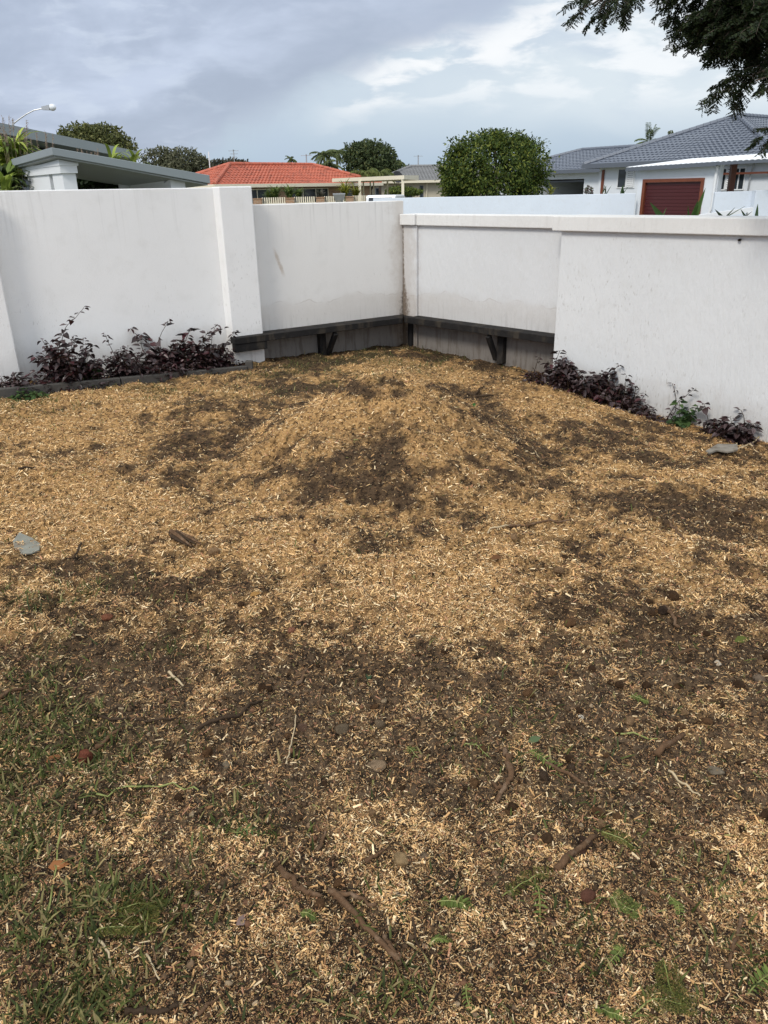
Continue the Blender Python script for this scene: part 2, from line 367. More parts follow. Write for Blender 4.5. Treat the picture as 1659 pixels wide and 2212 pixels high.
def blob_leaves(ells, n, ls, cols, wts, rng, shell=.55, gap=.25, droop=.2, aspect=.5, upb=.4):
    """leaf cloud through several ellipsoids (c, r); clumpy, with gaps and stray tips"""
    vol = np.array([r[0]*r[1]*r[2] for c, r in ells])**.75; pick = rng.choice(len(ells), n, p=vol/vol.sum())
    C = np.array([e[0] for e in ells])[pick]; Rr = np.array([e[1] for e in ells])[pick]
    d = rand_dirs(n, rng); rad = shell+(1-shell)*rng.random(n)**.6
    bump = 1+.20*np.sin(d[:, 0]*7+pick)*np.sin(d[:, 1]*6+2*pick)*np.cos(d[:, 2]*5)+rng.normal(0, .05, n)
    pos = C+d*Rr*(rad*bump)[:, None]
    keep = vnoise(pos[:, 0]*2.2/np.mean(Rr)*1.6+pos[:, 2], pos[:, 2]*2.2/np.mean(Rr)*1.6+pos[:, 1], 3) > gap*rng.random(n)*1.9
    pos = pos[keep]; d = d[keep]; k = len(pos)
    al = unit(d*.7+rand_dirs(k, rng)*.8+np.array([0, 0, -.25])); no = unit(d*.6+rand_dirs(k, rng)*.6+np.array([0, 0, upb]))
    L = ls*rng.uniform(.65, 1.3, k)
    return leaves(pos, al, no, L, L*aspect, pal(k, cols, wts, .25, rng), droop=droop)

# ------------------------------------------------------------------ garden levels and walls layout
C0 = np.array([.292, 9.365, 0.0])                 # inside corner of the two walls
DL = np.array([-.834, -.552, 0]); NL = np.array([.552, -.834, 0])     # along left wall towards the camera; its normal
DR = np.array([.691, -.723, 0]); NR = np.array([-.723, -.691, 0])
def L_(s, o, z=0.0): p = C0+DL*s+NL*o; return np.array([p[0], p[1], z])
def R_(s, o, z=0.0): p = C0+DR*s+NR*o; return np.array([p[0], p[1], z])
MOUND = (.05, 5.22)
def hbase(x, y):
    z = -.042*x*(.25+.75*sst(1.5, 6, y)) - .13*sst(1.5, 2.7, x)*sst(3.6, 6, y)
    return z
def height(x, y, detail=True):
    x = np.asarray(x, float); y = np.asarray(y, float)
    z = hbase(x, y)
    dx = (x-MOUND[0]); dy = (y-MOUND[1])*np.where(y > MOUND[1], 1.05, .86)
    r = np.sqrt((dx*1.0)**2+dy**2+.012)+.16*(fbm(x, y, 1.7, 3, 5)-.5)
    z = z + .62*np.clip(1-r/1.15, 0, 1)**1.12 + .05*np.exp(-(r/1.3)**2)*.5
    def bump(cx, cy, a, sx, sy, ang=0):
        c, s = math.cos(ang), math.sin(ang); u = (x-cx)*c+(y-cy)*s; v = -(x-cx)*s+(y-cy)*c
        return a*np.exp(-(u/sx)**2-(v/sy)**2)
    z = z + bump(*G(810, 1030)[:2], -.125, .24, .28)            # scooped face of the heap
    z = z + bump(*G(615, 1020)[:2], -.10, .20, .11, .5) + bump(*G(800, 845)[:2], -.05, .25, .16)
    z = z + bump(*G(1480, 1035)[:2], .06, .45, .14, .25) + bump(*G(1330, 965)[:2], .05, .35, .2)
    z = z + bump(*G(350, 1040)[:2], .05, .3, .2) + bump(*G(450, 900)[:2], .05, .5, .18, .3)
    z = z + bump(*G(990, 1525)[:2], .035, .16, .09) + bump(*G(1150, 1380)[:2], -.03, .3, .12) + bump(*G(860, 1190)[:2], -.035, .2, .12)
    wl = np.minimum((x-C0[0])*NL[0]+(y-C0[1])*NL[1], ((x-C0[0])*NR[0]+(y-C0[1])*NR[1])*1.2)
    nw = .25+.75*sst(.45, 1.1, wl); lump = (fbm(x, y, .9, 3, 21)-.5)*nw
    z = z - .02*(1-sst(.5, .9, wl)) + .10*lump*sst(1.2, 3.2, y)*sst(10.5, 7.5, y) + .05*(fbm(x, y, 2.6, 3, 31)-.5)*nw
    if detail:
        z = z + .075*(fbm(x, y, 7, 3, 41)-.5) + .045*(fbm(x, y, 27, 3, 51)-.5)*sst(.8, 2.5, y) + .028*(fbm(x, y, 27, 3, 51)-.5)*(1-sst(.8, 2.5, y))
    return z
ELL = [  # patches of the yard: picture-read centre and size of each, kind, amount
 (790, 1020, 125, 70, 'd', 1.0), (850, 1080, 70, 35, 'd', .9), (615, 1020, 55, 30, 'd', .9), (640, 838, 90, 24, 'd', .8), (800, 845, 40, 18, 'd', .8),  # heap face and hollow: dark soil, with the hollows' shading put in
 (430, 870, 90, 16, 'd', .55), (450, 965, 110, 36, 'd', .6), (360, 1035, 90, 28, 'd', .6), (200, 1000, 90, 26, 'd', .35), (560, 900, 110, 25, 'd', .4),
 (1320, 950, 190, 45, 'd', .75), (1520, 1090, 170, 70, 'd', .55), (1600, 1180, 120, 90, 'd', .6), (1150, 1020, 160, 60, 'd', .4), (1330, 1090, 130, 45, 'd', .4),
 (1290, 1190, 120, 40, 'd', .45), (870, 1175, 110, 32, 'd', .7), (1000, 1130, 60, 25, 'd', .5), (1560, 985, 120, 30, 'd', .5), (960, 900, 70, 40, 'd', .3),
 (820, 1330, 80, 25, 'd', .35), (430, 1265, 110, 30, 'd', .5), (150, 1230, 140, 35, 'd', .5), (680, 1455, 200, 55, 'd', .75), (1130, 1400, 160, 40, 'd', .6),
 (1250, 1520, 260, 75, 'd', .85), (1450, 1400, 240, 90, 'd', .55), (1480, 1680, 260, 110, 'd', .6), (560, 1580, 200, 80, 'd', .45), (950, 1640, 220, 80, 'd', .6),
 (150, 1500, 220, 160, 'd', .55), (600, 1750, 200, 70, 'd', .35), (150, 1850, 200, 200, 'd', .5), (300, 1960, 180, 80, 'd', .7), (900, 2080, 320, 150, 'd', .7),
 (1400, 2050, 330, 170, 'd', .65), (1050, 1950, 250, 60, 'd', .5), (560, 2150, 300, 90, 'd', .6), (1120, 2190, 200, 60, 'd', .6), (1500, 1850, 200, 70, 'd', .3),
 (860, 752, 330, 18, 'd', 1.5), (1110, 778, 120, 20, 'd', 1.3), (1520, 960, 150, 14, 'd', .6), (640, 782, 110, 14, 'd', 1.1), (1260, 840, 120, 10, 'd', .3),
 (715, 848, 110, 15, 'd', 1.0), (930, 852, 80, 13, 'd', .8), (842, 868, 60, 26, 't', .95), (745, 905, 80, 26, 't', .7), (935, 905, 60, 30, 't', .4), (1060, 930, 90, 40, 'd', .5),  # heap's relief painted in: lit crest and flanks, shade around them
 (250, 900, 300, 70, 't', .5), (120, 1050, 200, 70, 't', .5), (950, 1290, 260, 130, 't', .85), (560, 1200, 260, 70, 't', .6), (180, 1130, 220, 60, 't', .65), (120, 930, 240, 60, 't', .55), (330, 880, 160, 22, 't', .5),
 (880, 850, 90, 40, 't', .6), (1000, 800, 260, 25, 't', .45), (1300, 880, 220, 26, 't', .75), (1500, 925, 130, 18, 't', .75), (1480, 1035, 150, 22, 't', .7),
 (1530, 1260, 150, 40, 't', .5), (1190, 1210, 120, 30, 't', .4), (1010, 1530, 50, 35, 't', .8), (1000, 1660, 40, 40, 't', .7), (1330, 1465, 60, 20, 't', .5),
 (370, 1660, 90, 45, 't', .35), (430, 1850, 160, 90, 't', .5), (560, 990, 60, 40, 't', .25), (1560, 1820, 90, 60, 't', .5), (240, 1790, 120, 60, 't', .3), (1190, 1480, 50, 25, 't', .35),
 (720, 900, 70, 35, 't', .35), (1010, 960, 120, 70, 't', .3), (980, 1800, 220, 80, 't', .3), (1540, 1590, 70, 80, 't', .3), (1590, 1960, 60, 60, 't', .35),
]
GRS = [(850, 780, 190, 24, 1.0), (640, 800, 130, 24, .9), (300, 845, 330, 16, .55), (60, 870, 110, 40, .45), (140, 1290, 130, 40, .55), (60, 1400, 160, 140, .5), (90, 1600, 210, 150, .6),
       (60, 1900, 140, 230, .55), (250, 1950, 160, 90, .55), (90, 2140, 160, 120, .65), (330, 1400, 180, 60, .2), (1300, 1760, 120, 50, .18), (1350, 1950, 280, 130, .14), (1450, 2120, 200, 100, .2),
       (1000, 1950, 160, 60, .10), (560, 1780, 120, 50, .2), (640, 1970, 120, 90, .05), (950, 2150, 250, 80, .12), (1130, 1610, 160, 60, .12), (1250, 880, 60, 20, .1), (1080, 790, 120, 20, .25),(1340, 1500, 200, 60, .15)]
def masks(x, y):
    """tan-chip cover 0..1 and grass 0..1 at ground points"""
    px, py = proj(x, y, height(x, y, False))
    wx = 70*(fbm(x, y, 3.1, 4, 61)-.5)*2; wy = 36*(fbm(x, y, 3.3, 4, 71)-.5)*2
    qx = px+wx; qy = py+wy
    d = np.zeros_like(px); t = np.zeros_like(px); g = np.zeros_like(px)
    for cx, cy, rx, ry, k, a in ELL:
        e = a*np.exp(-(((qx-cx)/rx)**2+((qy-cy)/ry)**2)**1.3)
        if k == 'd': d = np.maximum(d, e)+.15*np.minimum(d, e)
        else: t = np.maximum(t, e)+.15*np.minimum(t, e)
    for cx, cy, rx, ry, a in GRS:
        g = np.maximum(g, a*np.exp(-((qx-cx)/rx)**2-((qy-cy)/ry)**2))
    far = sst(1550, 1150, py)                     # the yard is paler further back
    T = .27+.22*far + .48*t - .43*d + .70*(fbm(x, y, 2.2, 4, 81)-.5) + .95*(fbm(x, y, 9, 3, 91)-.5) + .80*(fbm(x, y, 24, 3, 93)-.5) + .07*sst(1650, 1850, py)
    T = .46+(T-.44)*1.35
    return np.clip(T, 0, 1), np.clip(g*(.15+1.9*sst(.44, .64, fbm(x, y, 4.5, 3, 95))), 0, 1)
def inside(x, y, m=0.0):
    a = (x-C0[0])*NL[0]+(y-C0[1])*NL[1]; b = (x-C0[0])*NR[0]+(y-C0[1])*NR[1]
    return (a > m) & (b > m)
#@@GROUND
def build_ground():
    ys = np.concatenate([np.linspace(-7, .2, 16), np.arange(.3, .95, .03), np.arange(.95, 3.2, .0085), np.arange(3.2, 6.2, .014), np.arange(6.2, 10.2, .028)])
    us = np.concatenate([[-6, -4, -2.6, -1.8, -1.4], np.linspace(-1.12, 1.12, 680), [1.4, 1.8, 2.6, 4, 6]])
    wid = 1.7+.78*np.maximum(ys, .0)
    X = us[None, :]*wid[:, None]; Yy = np.repeat(ys[:, None], len(us), 1)
    def clampw(X, Yy, N):
        o = (X-C0[0])*N[0]+(Yy-C0[1])*N[1]; dlt = np.where(o < -.06, -.06-o, 0); return X+N[0]*dlt, Yy+N[1]*dlt, dlt > 0
    X, Yy, c1 = clampw(X, Yy, NL); X, Yy, c2 = clampw(X, Yy, NR); X, Yy, c3 = clampw(X, Yy, NL)
    cl_ = c1 | c2 | c3
    Z = height(X, Yy); T, g = masks(X, Yy)
    n20 = fbm(X, Yy, 26, 4, 7)
    nr = sst(3.0, 2.0, Yy)*.035
    soil = np.stack([.036+.086*n20+nr, .023+.053*n20+nr*.78, .013+.029*n20+nr*.54], -1)
    tan = np.array([.44, .262, .108])
    gry = np.array([.20, .135, .08])
    k = sst(.10, .90, T+.55*(fbm(X, Yy, 70, 2, 13)-.5))[..., None]
    nearm = sst(3.4, 2.2, Yy)[..., None]*.5
    col = soil*(1-k)+(tan*(1-nearm)+gry*nearm)*k
    col = col*(1-.35*g[..., None])+np.array([.05, .055, .018])*.35*g[..., None]
    r, c = X.shape; idx = np.arange(r*c).reshape(r, c)
    F = np.stack([idx[:-1, :-1], idx[:-1, 1:], idx[1:, 1:], idx[1:, :-1]], -1).reshape(-1, 4)
    allc = cl_.ravel()[F].all(1); F = F[~allc]
    m, t, b = new_mat('soil_and_sawdust'); a = t.new('ShaderNodeAttribute', attribute_name='tint').outputs['Color']
    o = t.new('ShaderNodeTexCoord').outputs['Object']
    n1 = t.noise(o, 120, 4, .7); n2 = t.noise(o, 420, 2, .6); n3 = t.noise(t.mapping(o, (1, 1, 1), loc=(3, 3, 0)), 40, 4, .65)
    c = t.mix(1.0, a, t.math('ADD', .35, t.math('MULTIPLY', n1, 1.3)), 'MULTIPLY')
    c = t.mix(t.math('MULTIPLY', t.ramp(n2, .52, .68), .45), c, t.mix(1.0, a, (1.8, 1.7, 1.5), 'MULTIPLY'))
    c = t.mix(t.math('MULTIPLY', t.ramp(n3, .49, .60), .8), c, t.mix(1.0, a, (.16, .14, .12), 'MULTIPLY'))  # dark speckle, painted shadow between straws and crumbs
    t.put(b.inputs['Base Color'], c); b.inputs['Roughness'].default_value = .9; b.inputs['Specular IOR Level'].default_value = .15
    bn = t.new('ShaderNodeBump'); bn.inputs['Strength'].default_value = .9; bn.inputs['Distance'].default_value = .012
    t.put(bn.inputs['Height'], t.math('ADD', n1, t.math('MULTIPLY', n2, .5))); t.put(b.inputs['Normal'], bn.outputs[0])
    ob = np_mesh('ground', np.stack([X, Yy, Z], -1).reshape(-1, 3), F, col.reshape(-1, 3), m, smooth=True)
    tag(ob, 'trampled garden ground of dark soil and tan sawdust', 'ground', kind='structure')
build_ground()
tm = paint('suburban_ground', (.10, .10, .055), .9, .4, .3)
terr = MB()
terr.quad((-900, -300, -.5), (900, -300, -.5), (900, 1500, -.5), (-900, 1500, -.5))
tag(terr.build('terrain', tm), 'flat suburban ground running out beyond the garden walls', 'terrain', kind='structure')

def ground_pts(n, wfun=None, rng=RNG, y0=.95, y1=9.6, power=1.55):
    """random points on the yard, denser close up"""
    a = y0**(1-power); b_ = y1**(1-power); y = (a+(b_-a)*rng.random(n))**(1/(1-power))
    x = rng.uniform(-1, 1, n)*(.12+.62*y+.10*np.maximum(1.6-y, 0))
    k = inside(x, y, .03); return x[k], y[k]

def build_chips():
    x, y = ground_pts(1750000)
    n2 = 600000; y2 = .3+9.2*RNG.random(n2)**1.35; x2 = RNG.uniform(-1, 1, n2)*(2.0+.78*y2)          # thinner cover out to the sides
    k2 = inside(x2, y2, .03) & ((np.abs(x2) > .12+.62*y2+.10*np.maximum(1.6-y2, 0)) | (y2 < .95)); x = np.concatenate([x, x2[k2]]); y = np.concatenate([y, y2[k2]])
    T, g = masks(x, y)
    rng = RNG
    rate = np.where(y < 2.8, .22+.40*T+(.20+.75*T**1.1-.22-.40*T)*sst(2.2, 2.8, y), .20+.75*T**1.1)
    k = rng.random(len(x)) < rate; x, y, T, g = x[k], y[k], T[k], g[k]; n = len(x)
    z = height(x, y)+rng.uniform(.000, .012, n)
    L = np.where(rng.random(n) < .30, rng.lognormal(math.log(.0082), .48, n), rng.lognormal(math.log(.0037), .40, n))*np.clip(.72+.18*y, .9, 1.8); L = np.clip(L, .0025, .030); Wd = L*rng.uniform(.10, .27, n)+.0006
    th = rng.uniform(0, 2*math.pi, n); tl = rng.normal(0, .42, n)
    al = np.stack([np.cos(th)*np.cos(tl), np.sin(th)*np.cos(tl), np.sin(tl)], -1)
    no = unit(np.stack([rng.normal(0, .5, n), rng.normal(0, .5, n), np.ones(n)], -1)); sd_ = unit(np.cross(no, al)); no = np.cross(al, sd_)
    p = np.stack([x, y, z], -1); L = L[:, None]; Wd = Wd[:, None]
    V = np.stack([p-al*L/2-sd_*Wd/2, p+al*L/2-sd_*Wd*.35, p+al*L/2+sd_*Wd*.35, p-al*L/2+sd_*Wd/2, p-al*L*.5+no*Wd*.42, p+al*L*.5+no*Wd*.34], 1)
    b = np.arange(n)[:, None]*6
    F = np.concatenate([b+np.array([[0, 1, 5, 4]]), b+np.array([[4, 5, 2, 3]])], 0)
    cols = [(.775, .515, .245), (.88, .685, .415), (.615, .365, .158), (.29, .155, .072), (.022, .013, .008), (.22, .20, .07), (.46, .23, .13)]  # the near-black tone paints in shadow gaps between the chips
    wt = np.array([26, 15, 20, 14, 23, 2.5, 4]); wtd = np.array([9, 7, 12, 27, 40, 4, 4])
    i1 = rng.choice(7, n, p=wt/wt.sum()); i2 = rng.choice(7, n, p=wtd/wtd.sum())
    i = np.where(rng.random(n) < .04+T*1.25, i1, i2)
    col = np.array(cols)[i]*(1+rng.uniform(-.22, .22, (n, 1)))*(.72+.28*sst(.1, .6, T))[:, None]
    ob = np_mesh('wood_chips', V.reshape(-1, 3), F, np.repeat(col, 6, 0), MT['chip'])
    tag(ob, 'tan wood chips and sawdust strewn over the soil', 'wood chips', kind='stuff')
build_chips()

def build_gravel():
    rng = RNG; x, y = ground_pts(16000, y0=1.0, y1=8.5, power=1.5); T, g = masks(x, y)
    k = rng.random(len(x)) < .75*np.clip(1.05-T*1.25, .05, 1); x, y = x[k], y[k]; n = len(x)
    s = rng.lognormal(math.log(.0046), .5, n); s = np.clip(s, .0025, .012); z = height(x, y)+s*.35
    ico = np.array([(0, 0, 1), (.89, 0, .45), (.28, .85, .45), (-.72, .53, .45), (-.72, -.53, .45), (.28, -.85, .45), (.72, .53, -.45), (-.28, .85, -.45), (-.89, 0, -.45), (-.28, -.85, -.45), (.72, -.53, -.45), (0, 0, -1)])
    f = np.array([(0, 1, 2), (0, 2, 3), (0, 3, 4), (0, 4, 5), (0, 5, 1), (1, 6, 2), (2, 7, 3), (3, 8, 4), (4, 9, 5), (5, 10, 1), (6, 7, 2), (7, 8, 3), (8, 9, 4), (9, 10, 5), (10, 6, 1), (11, 7, 6), (11, 8, 7), (11, 9, 8), (11, 10, 9), (11, 6, 10)])
    V = np.stack([x, y, z], -1)[:, None, :]+ico[None]*s[:, None, None]*rng.uniform(.45, 1.35, (n, 12, 1))*np.array([1, 1, .75])
    F = (np.arange(n)[:, None, None]*12+f[None]).reshape(-1, 3)
    col = pal(n, [(.055, .034, .019), (.085, .055, .032), (.15, .10, .06), (.15, .078, .045), (.24, .18, .115)], [40, 30, 15, 9, 6], .25)
    tag(np_mesh('gravel', V.reshape(-1, 3), F, np.repeat(col, 12, 0), MT['stone']), 'small crumbs of dark soil and grit', 'soil crumbs', kind='stuff')
build_gravel()

def build_grass():
    rng = RNG; x, y = ground_pts(150000, y0=.98, y1=9.3, power=1.5); T, g = masks(x, y)
    k = rng.random(len(x)) < np.clip(g*.48*np.where(y > 5.5, 2.0, 1)+.005, 0, 1); x, y = x[k], y[k]; n = len(x)
    h = rng.uniform(.014, .06, n)*np.where(y > 6, 1.1, 1); th = rng.uniform(0, 2*math.pi, n); lean = rng.uniform(.3, 1.35, n)
    al = np.stack([np.cos(th)*np.sin(lean), np.sin(th)*np.sin(lean), np.cos(lean)], -1); sd_ = np.stack([-np.sin(th), np.cos(th), 0*th], -1)
    p = np.stack([x, y, height(x, y)+.001], -1); wd = (h*.045+.0009)[:, None]; h = h[:, None]
    V = np.stack([p-sd_*wd, p+sd_*wd, p+al*h*.6+sd_*wd*.8, p+al*h-np.array([0, 0, 1])*h*.12, p+al*h*.6-sd_*wd*.8], 1)
    b = np.arange(n)[:, None]*5; F = b+np.array([[0, 1, 2, 4]]); F2 = b+np.array([[4, 2, 3, 3]])
    col = pal(n, [(.070, .085, .022), (.11, .125, .035), (.045, .058, .018), (.24, .21, .085), (.30, .235, .11)], [30, 24, 22, 14, 10], .25)
    V = V.reshape(-1, 3); me_f = np.concatenate([b+np.array([[0, 1, 2]]), b+np.array([[0, 2, 4]]), b+np.array([[4, 2, 3]])], 0)
    tag(np_mesh('grass', V, me_f, np.repeat(col, 5, 0), MT['leaf']), 'thin green grass blades growing through the sawdust', 'grass', kind='stuff')
build_grass()
#@@WALLS
# ------------------------------------------------------------------ garden walls; local x runs along the wall towards the camera, local y out of its face
def wall_root(name, base, dirv, norm, label, cat='wall'):
    e = empty(name, (float(base[0]), float(base[1]), 0), label, cat)
    m = Matrix(((dirv[0], norm[0], 0), (dirv[1], norm[1], 0), (0, 0, 1)))
    return e, m
def frame(ob, base, dirv, norm):
    """place an object whose mesh is in wall coordinates (mirror-free frame)"""
    z = np.array([0, 0, 1.0])
    ob.matrix_world = Matrix(((dirv[0], norm[0], 0, base[0]), (dirv[1], norm[1], 0, base[1]), (0, 0, 1, 0), (0, 0, 0, 1)))
def gridbox(a, b, step=.25):
    """a box; kept plain"""
    return MB().box(a, b)
TH = .2
lw = gridbox((1.93, -TH, -.6), (7.5, 0, 1.757)).build('garden_wall', MT['wall'], bevel=.008)
frame(lw, C0, DL, NL); tag(lw, 'tall white rendered garden wall on the left, behind the longer row of purple shrubs', 'wall')
p1 = MB().box((1.932, -.02, -.6), (2.28, .15, 1.762)).build('pier', MT['wall'], lw, bevel=.01)
p2 = MB().box((4.335, -.02, -.6), (5.0, .13, 1.752)).build('pier', MT['wall'], lw, bevel=.01)
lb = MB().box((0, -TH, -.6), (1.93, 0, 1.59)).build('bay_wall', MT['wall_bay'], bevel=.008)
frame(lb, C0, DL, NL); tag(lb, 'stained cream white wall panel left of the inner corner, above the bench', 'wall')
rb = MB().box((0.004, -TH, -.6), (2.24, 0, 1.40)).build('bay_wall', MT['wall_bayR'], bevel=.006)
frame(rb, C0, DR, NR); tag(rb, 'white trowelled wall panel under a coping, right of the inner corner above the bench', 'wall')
MB().box((.006, -.02, -.6), (.235, .032, 1.328)).build('pilaster', MT['wall_bayR'], rb, bevel=.006)
MB().box((.003, -TH-.03, 1.332), (.24, .072, 1.449)).build('coping', MT['coping'], rb, bevel=.008)
MB().box((.24, -TH-.03, 1.33), (2.19, .045, 1.447)).build('coping', MT['coping'], rb, bevel=.008)
rn = MB().box((2.265, -.15, -.9), (7.5, .2, 1.40)).build('garden_wall', MT['wall_near'], bevel=.006)
frame(rn, C0, DR, NR); tag(rn, 'white trowelled garden wall nearest on the right, with speckled stains and a thick coping', 'wall')
MB().box((2.19, -.2, 1.322), (7.5, .25, 1.451)).build('coping', MT['coping'], rn, bevel=.008)

# ------------------------------------------------------------------ corner bench
e = empty('corner_bench', tuple(L_(.12, .12, .0)), 'low charcoal timber corner bench fixed along both inner wall panels', 'bench')
inv = Matrix.Translation(-Vector(e.location))
def bench_part(mb, name, base, d, n, bevel=.005, mat='char'):
    M = inv @ Matrix(((d[0], n[0], 0, base[0]), (d[1], n[1], 0, base[1]), (0, 0, 1, 0), (0, 0, 0, 1)))
    o = mb.build(name, MT[mat], e, bevel=bevel); me = o.data
    me.transform(M); return o
def plank(s0a, s0b, s1, o0, o1, z0, z1):           # mitred at the corner end
    return MB().hexa([(s0a, o0, z0), (s1, o0, z0), (s1, o1, z0), (s0b, o1, z0)], [(s0a, o0, z1), (s1, o0, z1), (s1, o1, z1), (s0b, o1, z1)])
bench_part(plank(.006, .10, 1.928, .006, .118, .285, .33), 'seat_slat', C0, DL, NL)
bench_part(plank(.115, .20, 2.30, .128, .245, .268, .334), 'seat_slat', C0, DL, NL)
bench_part(plank(.24, .24, 2.26, .006, .10, .29, .335), 'seat_slat', C0, DR, NR)
bench_part(plank(.105, .19, 2.262, .108, .20, .268, .338), 'seat_slat', C0, DR, NR)
bench_part(MB().box((1.935, .155, .185), (2.298, .238, .266)), 'bearer', C0, DL, NL)
for (s, d, n, dep, sgn) in ((1.17, DL, NL, .235, 1), (1.50, DR, NR, .19, -1)):
    bench_part(MB().box((s-.04, .004, -.05), (s+.04, .07, .266)), 'bracket_post', C0, d, n)
    bench_part(MB().bar((s-.075, .03, -.02), (s-.075, dep-.012, .25), .05, .05), 'bracket_strut', C0, d, n)
bench_part(MB().box((.12, .01, -.05), (.18, .07, .266)), 'bracket_post', C0, DR, NR)

# planter edging along the left wall
ed = empty('planter_edging', tuple(L_(3.4, .45, .1)), 'dark low timber garden edging in front of the longer row of purple shrubs', 'edging'); 
def edseg(s0, s1, name):
    a = L_(s0, .45); b = L_(s1, .45)
    za = .185-(4.34-s0)*.048; zb = .185-(4.34-s1)*.048
    mb = MB(); off = NL*.03
    mb.hexa([(*(a[:2]-off[:2]), za-.16), (*(b[:2]-off[:2]), zb-.16), (*(b[:2]+off[:2]), zb-.16), (*(a[:2]+off[:2]), za-.16)],
            [(*(a[:2]-off[:2]), za), (*(b[:2]-off[:2]), zb), (*(b[:2]+off[:2]), zb), (*(a[:2]+off[:2]), za)])
    o = mb.build(name, MT['edging'], ed, bevel=.006); o.data.transform(Matrix.Translation(-Vector(ed.location))); return o
edseg(2.29, 3.55, 'edging_board'); edseg(3.56, 5.6, 'edging_board')
q = L_(2.25, .44); pk = MB().box((q[0]-.035, q[1]-.035, -.1), (q[0]+.035, q[1]+.035, .13)).build('edging_peg', MT['edging'], ed, bevel=.006); pk.data.transform(Matrix.Translation(-Vector(ed.location)))
# bed soil behind the edging is part of the ground sheet

# ------------------------------------------------------------------ shrubs along the walls
PURP = [(.026, .014, .014), (.046, .026, .026), (.066, .042, .043), (.105, .078, .080), (.055, .015, .018)]; PW = [34, 28, 18, 8, 12]
def wall_shrub(label, fr, s, o, w_, h, nst, seed, tall=(), lsz=.055, green=0, group=None, cols=PURP, wts=PW, spread=.5, name='purple_shrub', low=.5):
    """upright stems with paired pointed leaves, growing beside the wall"""
    rng = np.random.default_rng(seed); b = fr(s, o); b = np.array([b[0], b[1], float(height(b[0], b[1]))])
    d = DL if fr is L_ else DR; nn = NL if fr is L_ else NR
    root = empty(name, tuple(b), label, 'shrub', group)
    nst = int(nst*(1.6 if fr is L_ else 1.25)); lsz = lsz*1.22; h = h*1.12; tall = [(a_, b_*1.05, c_) for a_, b_, c_ in tall]
    stems = MB(); parts = []
    for k in range(nst+len(tall)):
        if k < nst:
            u = rng.uniform(-1, 1); hh = h*(1-.55*abs(u)**1.6)*rng.uniform(.45, 1.0) if rng.random() > low*.5 else h*rng.uniform(.15, .4)
            p0 = np.array([0, 0, 0])+d*u*w_*.75+nn*rng.uniform(-.5, .8)*min(o*.7, .14); dirv = d*rng.normal(0, spread*.5)+nn*rng.normal(.05, .22)+np.array([0, 0, 1])
        else:
            u, hh, lx = tall[k-nst]; p0 = d*u*w_; dirv = d*lx+np.array([0, 0, 1.0])
        dirv = unit(dirv); m_ = max(4, int(hh/.03)); pts = []; p = p0.copy(); p[2] -= .03
        dd = dirv.copy()
        for i in range(m_+1):
            pts.append(p.copy()); dd = unit(dd+rng.normal(0, .10, 3)+np.array([0, 0, -.02*i/m_])); st = hh/m_
            p = p+dd*st
            gp = b+p; off = (gp-C0)@nn
            if off < .03 + (.2 if fr is R_ and s > 2.2 else 0): p = p+nn*(.03+(.2 if fr is R_ and s > 2.2 else 0)-off)
        stems.tube([np.array([0, 0, -.09])]+pts, [.004]+[.0035*(1-.6*i/m_)+.0008 for i in range(m_+1)], 4, False)
        i0 = 1 if k < nst else int(m_*.35)
        for i in range(i0, m_+1):
            if rng.random() < (.12 if k < nst else .45) and i < m_: continue
            for sg in (0, 1, 2) if i > m_-2 else (0, 1):
                ph = rng.uniform(0, 2*math.pi); a = np.array([math.cos(ph), math.sin(ph), rng.uniform(-.5, .45)])
                L = lsz*rng.uniform(.55, 1.25)*(1 if i < m_ else .7); c = pal(1, cols, wts, .25, rng)
                if green and rng.random() < green: c = pal(1, [(.035, .07, .024), (.065, .11, .035)], [1, 1], .2, rng)
                no = np.array([rng.normal(0, .4), rng.normal(0, .4), 1.0])
                pos = pts[i]+a*.012
                if ((b+pos+unit(a)*L-C0)@nn) < (.205 if fr is R_ and s > 2.2 else .005): a = a-2*nn*(a@nn)
                parts.append(leaves(pos[None], a[None], no[None], L, L*rng.uniform(.48, .66), c, droop=rng.uniform(.05, .45)))
    stems.build('stems', MT['stick_dark'], root)
    V, F, T = join_np(parts); np_mesh('foliage', V, F, T, MT['purple_leaf'] if not green else MT['leaf'], root)
    return root
g1 = 'purple shrubs along the left wall'; g2 = 'purple shrubs along the right wall'
wall_shrub('bushy purple shrub with one tall thin shoot, farthest left against the tall wall', L_, 3.93, .25, .26, .48, 44, 1, [(.15, .86, .02), (.3, .5, .1)], .062, .0, g1)
wall_shrub('tuft of purple leaves low at the left end of the edging, beside the wall pier', L_, 4.42, .30, .24, .20, 26, 2, [], .055, 0, g1)
wall_shrub('rounded purple shrub second from left, with small leaves and a short crooked shoot', L_, 3.42, .24, .24, .36, 40, 3, [(.2, .46, .1)], .052, 0, g1)
wall_shrub('purple shrub with big pointed leaves on tall arching stems, middle of the left row', L_, 3.02, .22, .18, .40, 22, 4, [(.1, .64, -.1), (-.3, .66, -.5), (-.2, .6, -.8), (-.1, .55, -.6), (.3, .5, .4), (0, .56, .2)], .078, 0, g1)
wall_shrub('dense purple shrub right of the arching one, with thin stems at its top', L_, 2.62, .24, .24, .36, 44, 5, [(0, .50, -.1), (-.3, .45, -.3), (.2, .47, 0)], .055, 0, g1)
wall_shrub('low straggly purple groundcover at the right end of the edging near the bench end', L_, 2.36, .24, .26, .13, 36, 6, [(.2, .22, 0)], .038, .04, g1, low=1)
wall_shrub('low purple leaf litter fringe rooted along the middle of the edging', L_, 3.15, .34, .75, .20, 100, 7, [], .05, 0, g1, low=1)
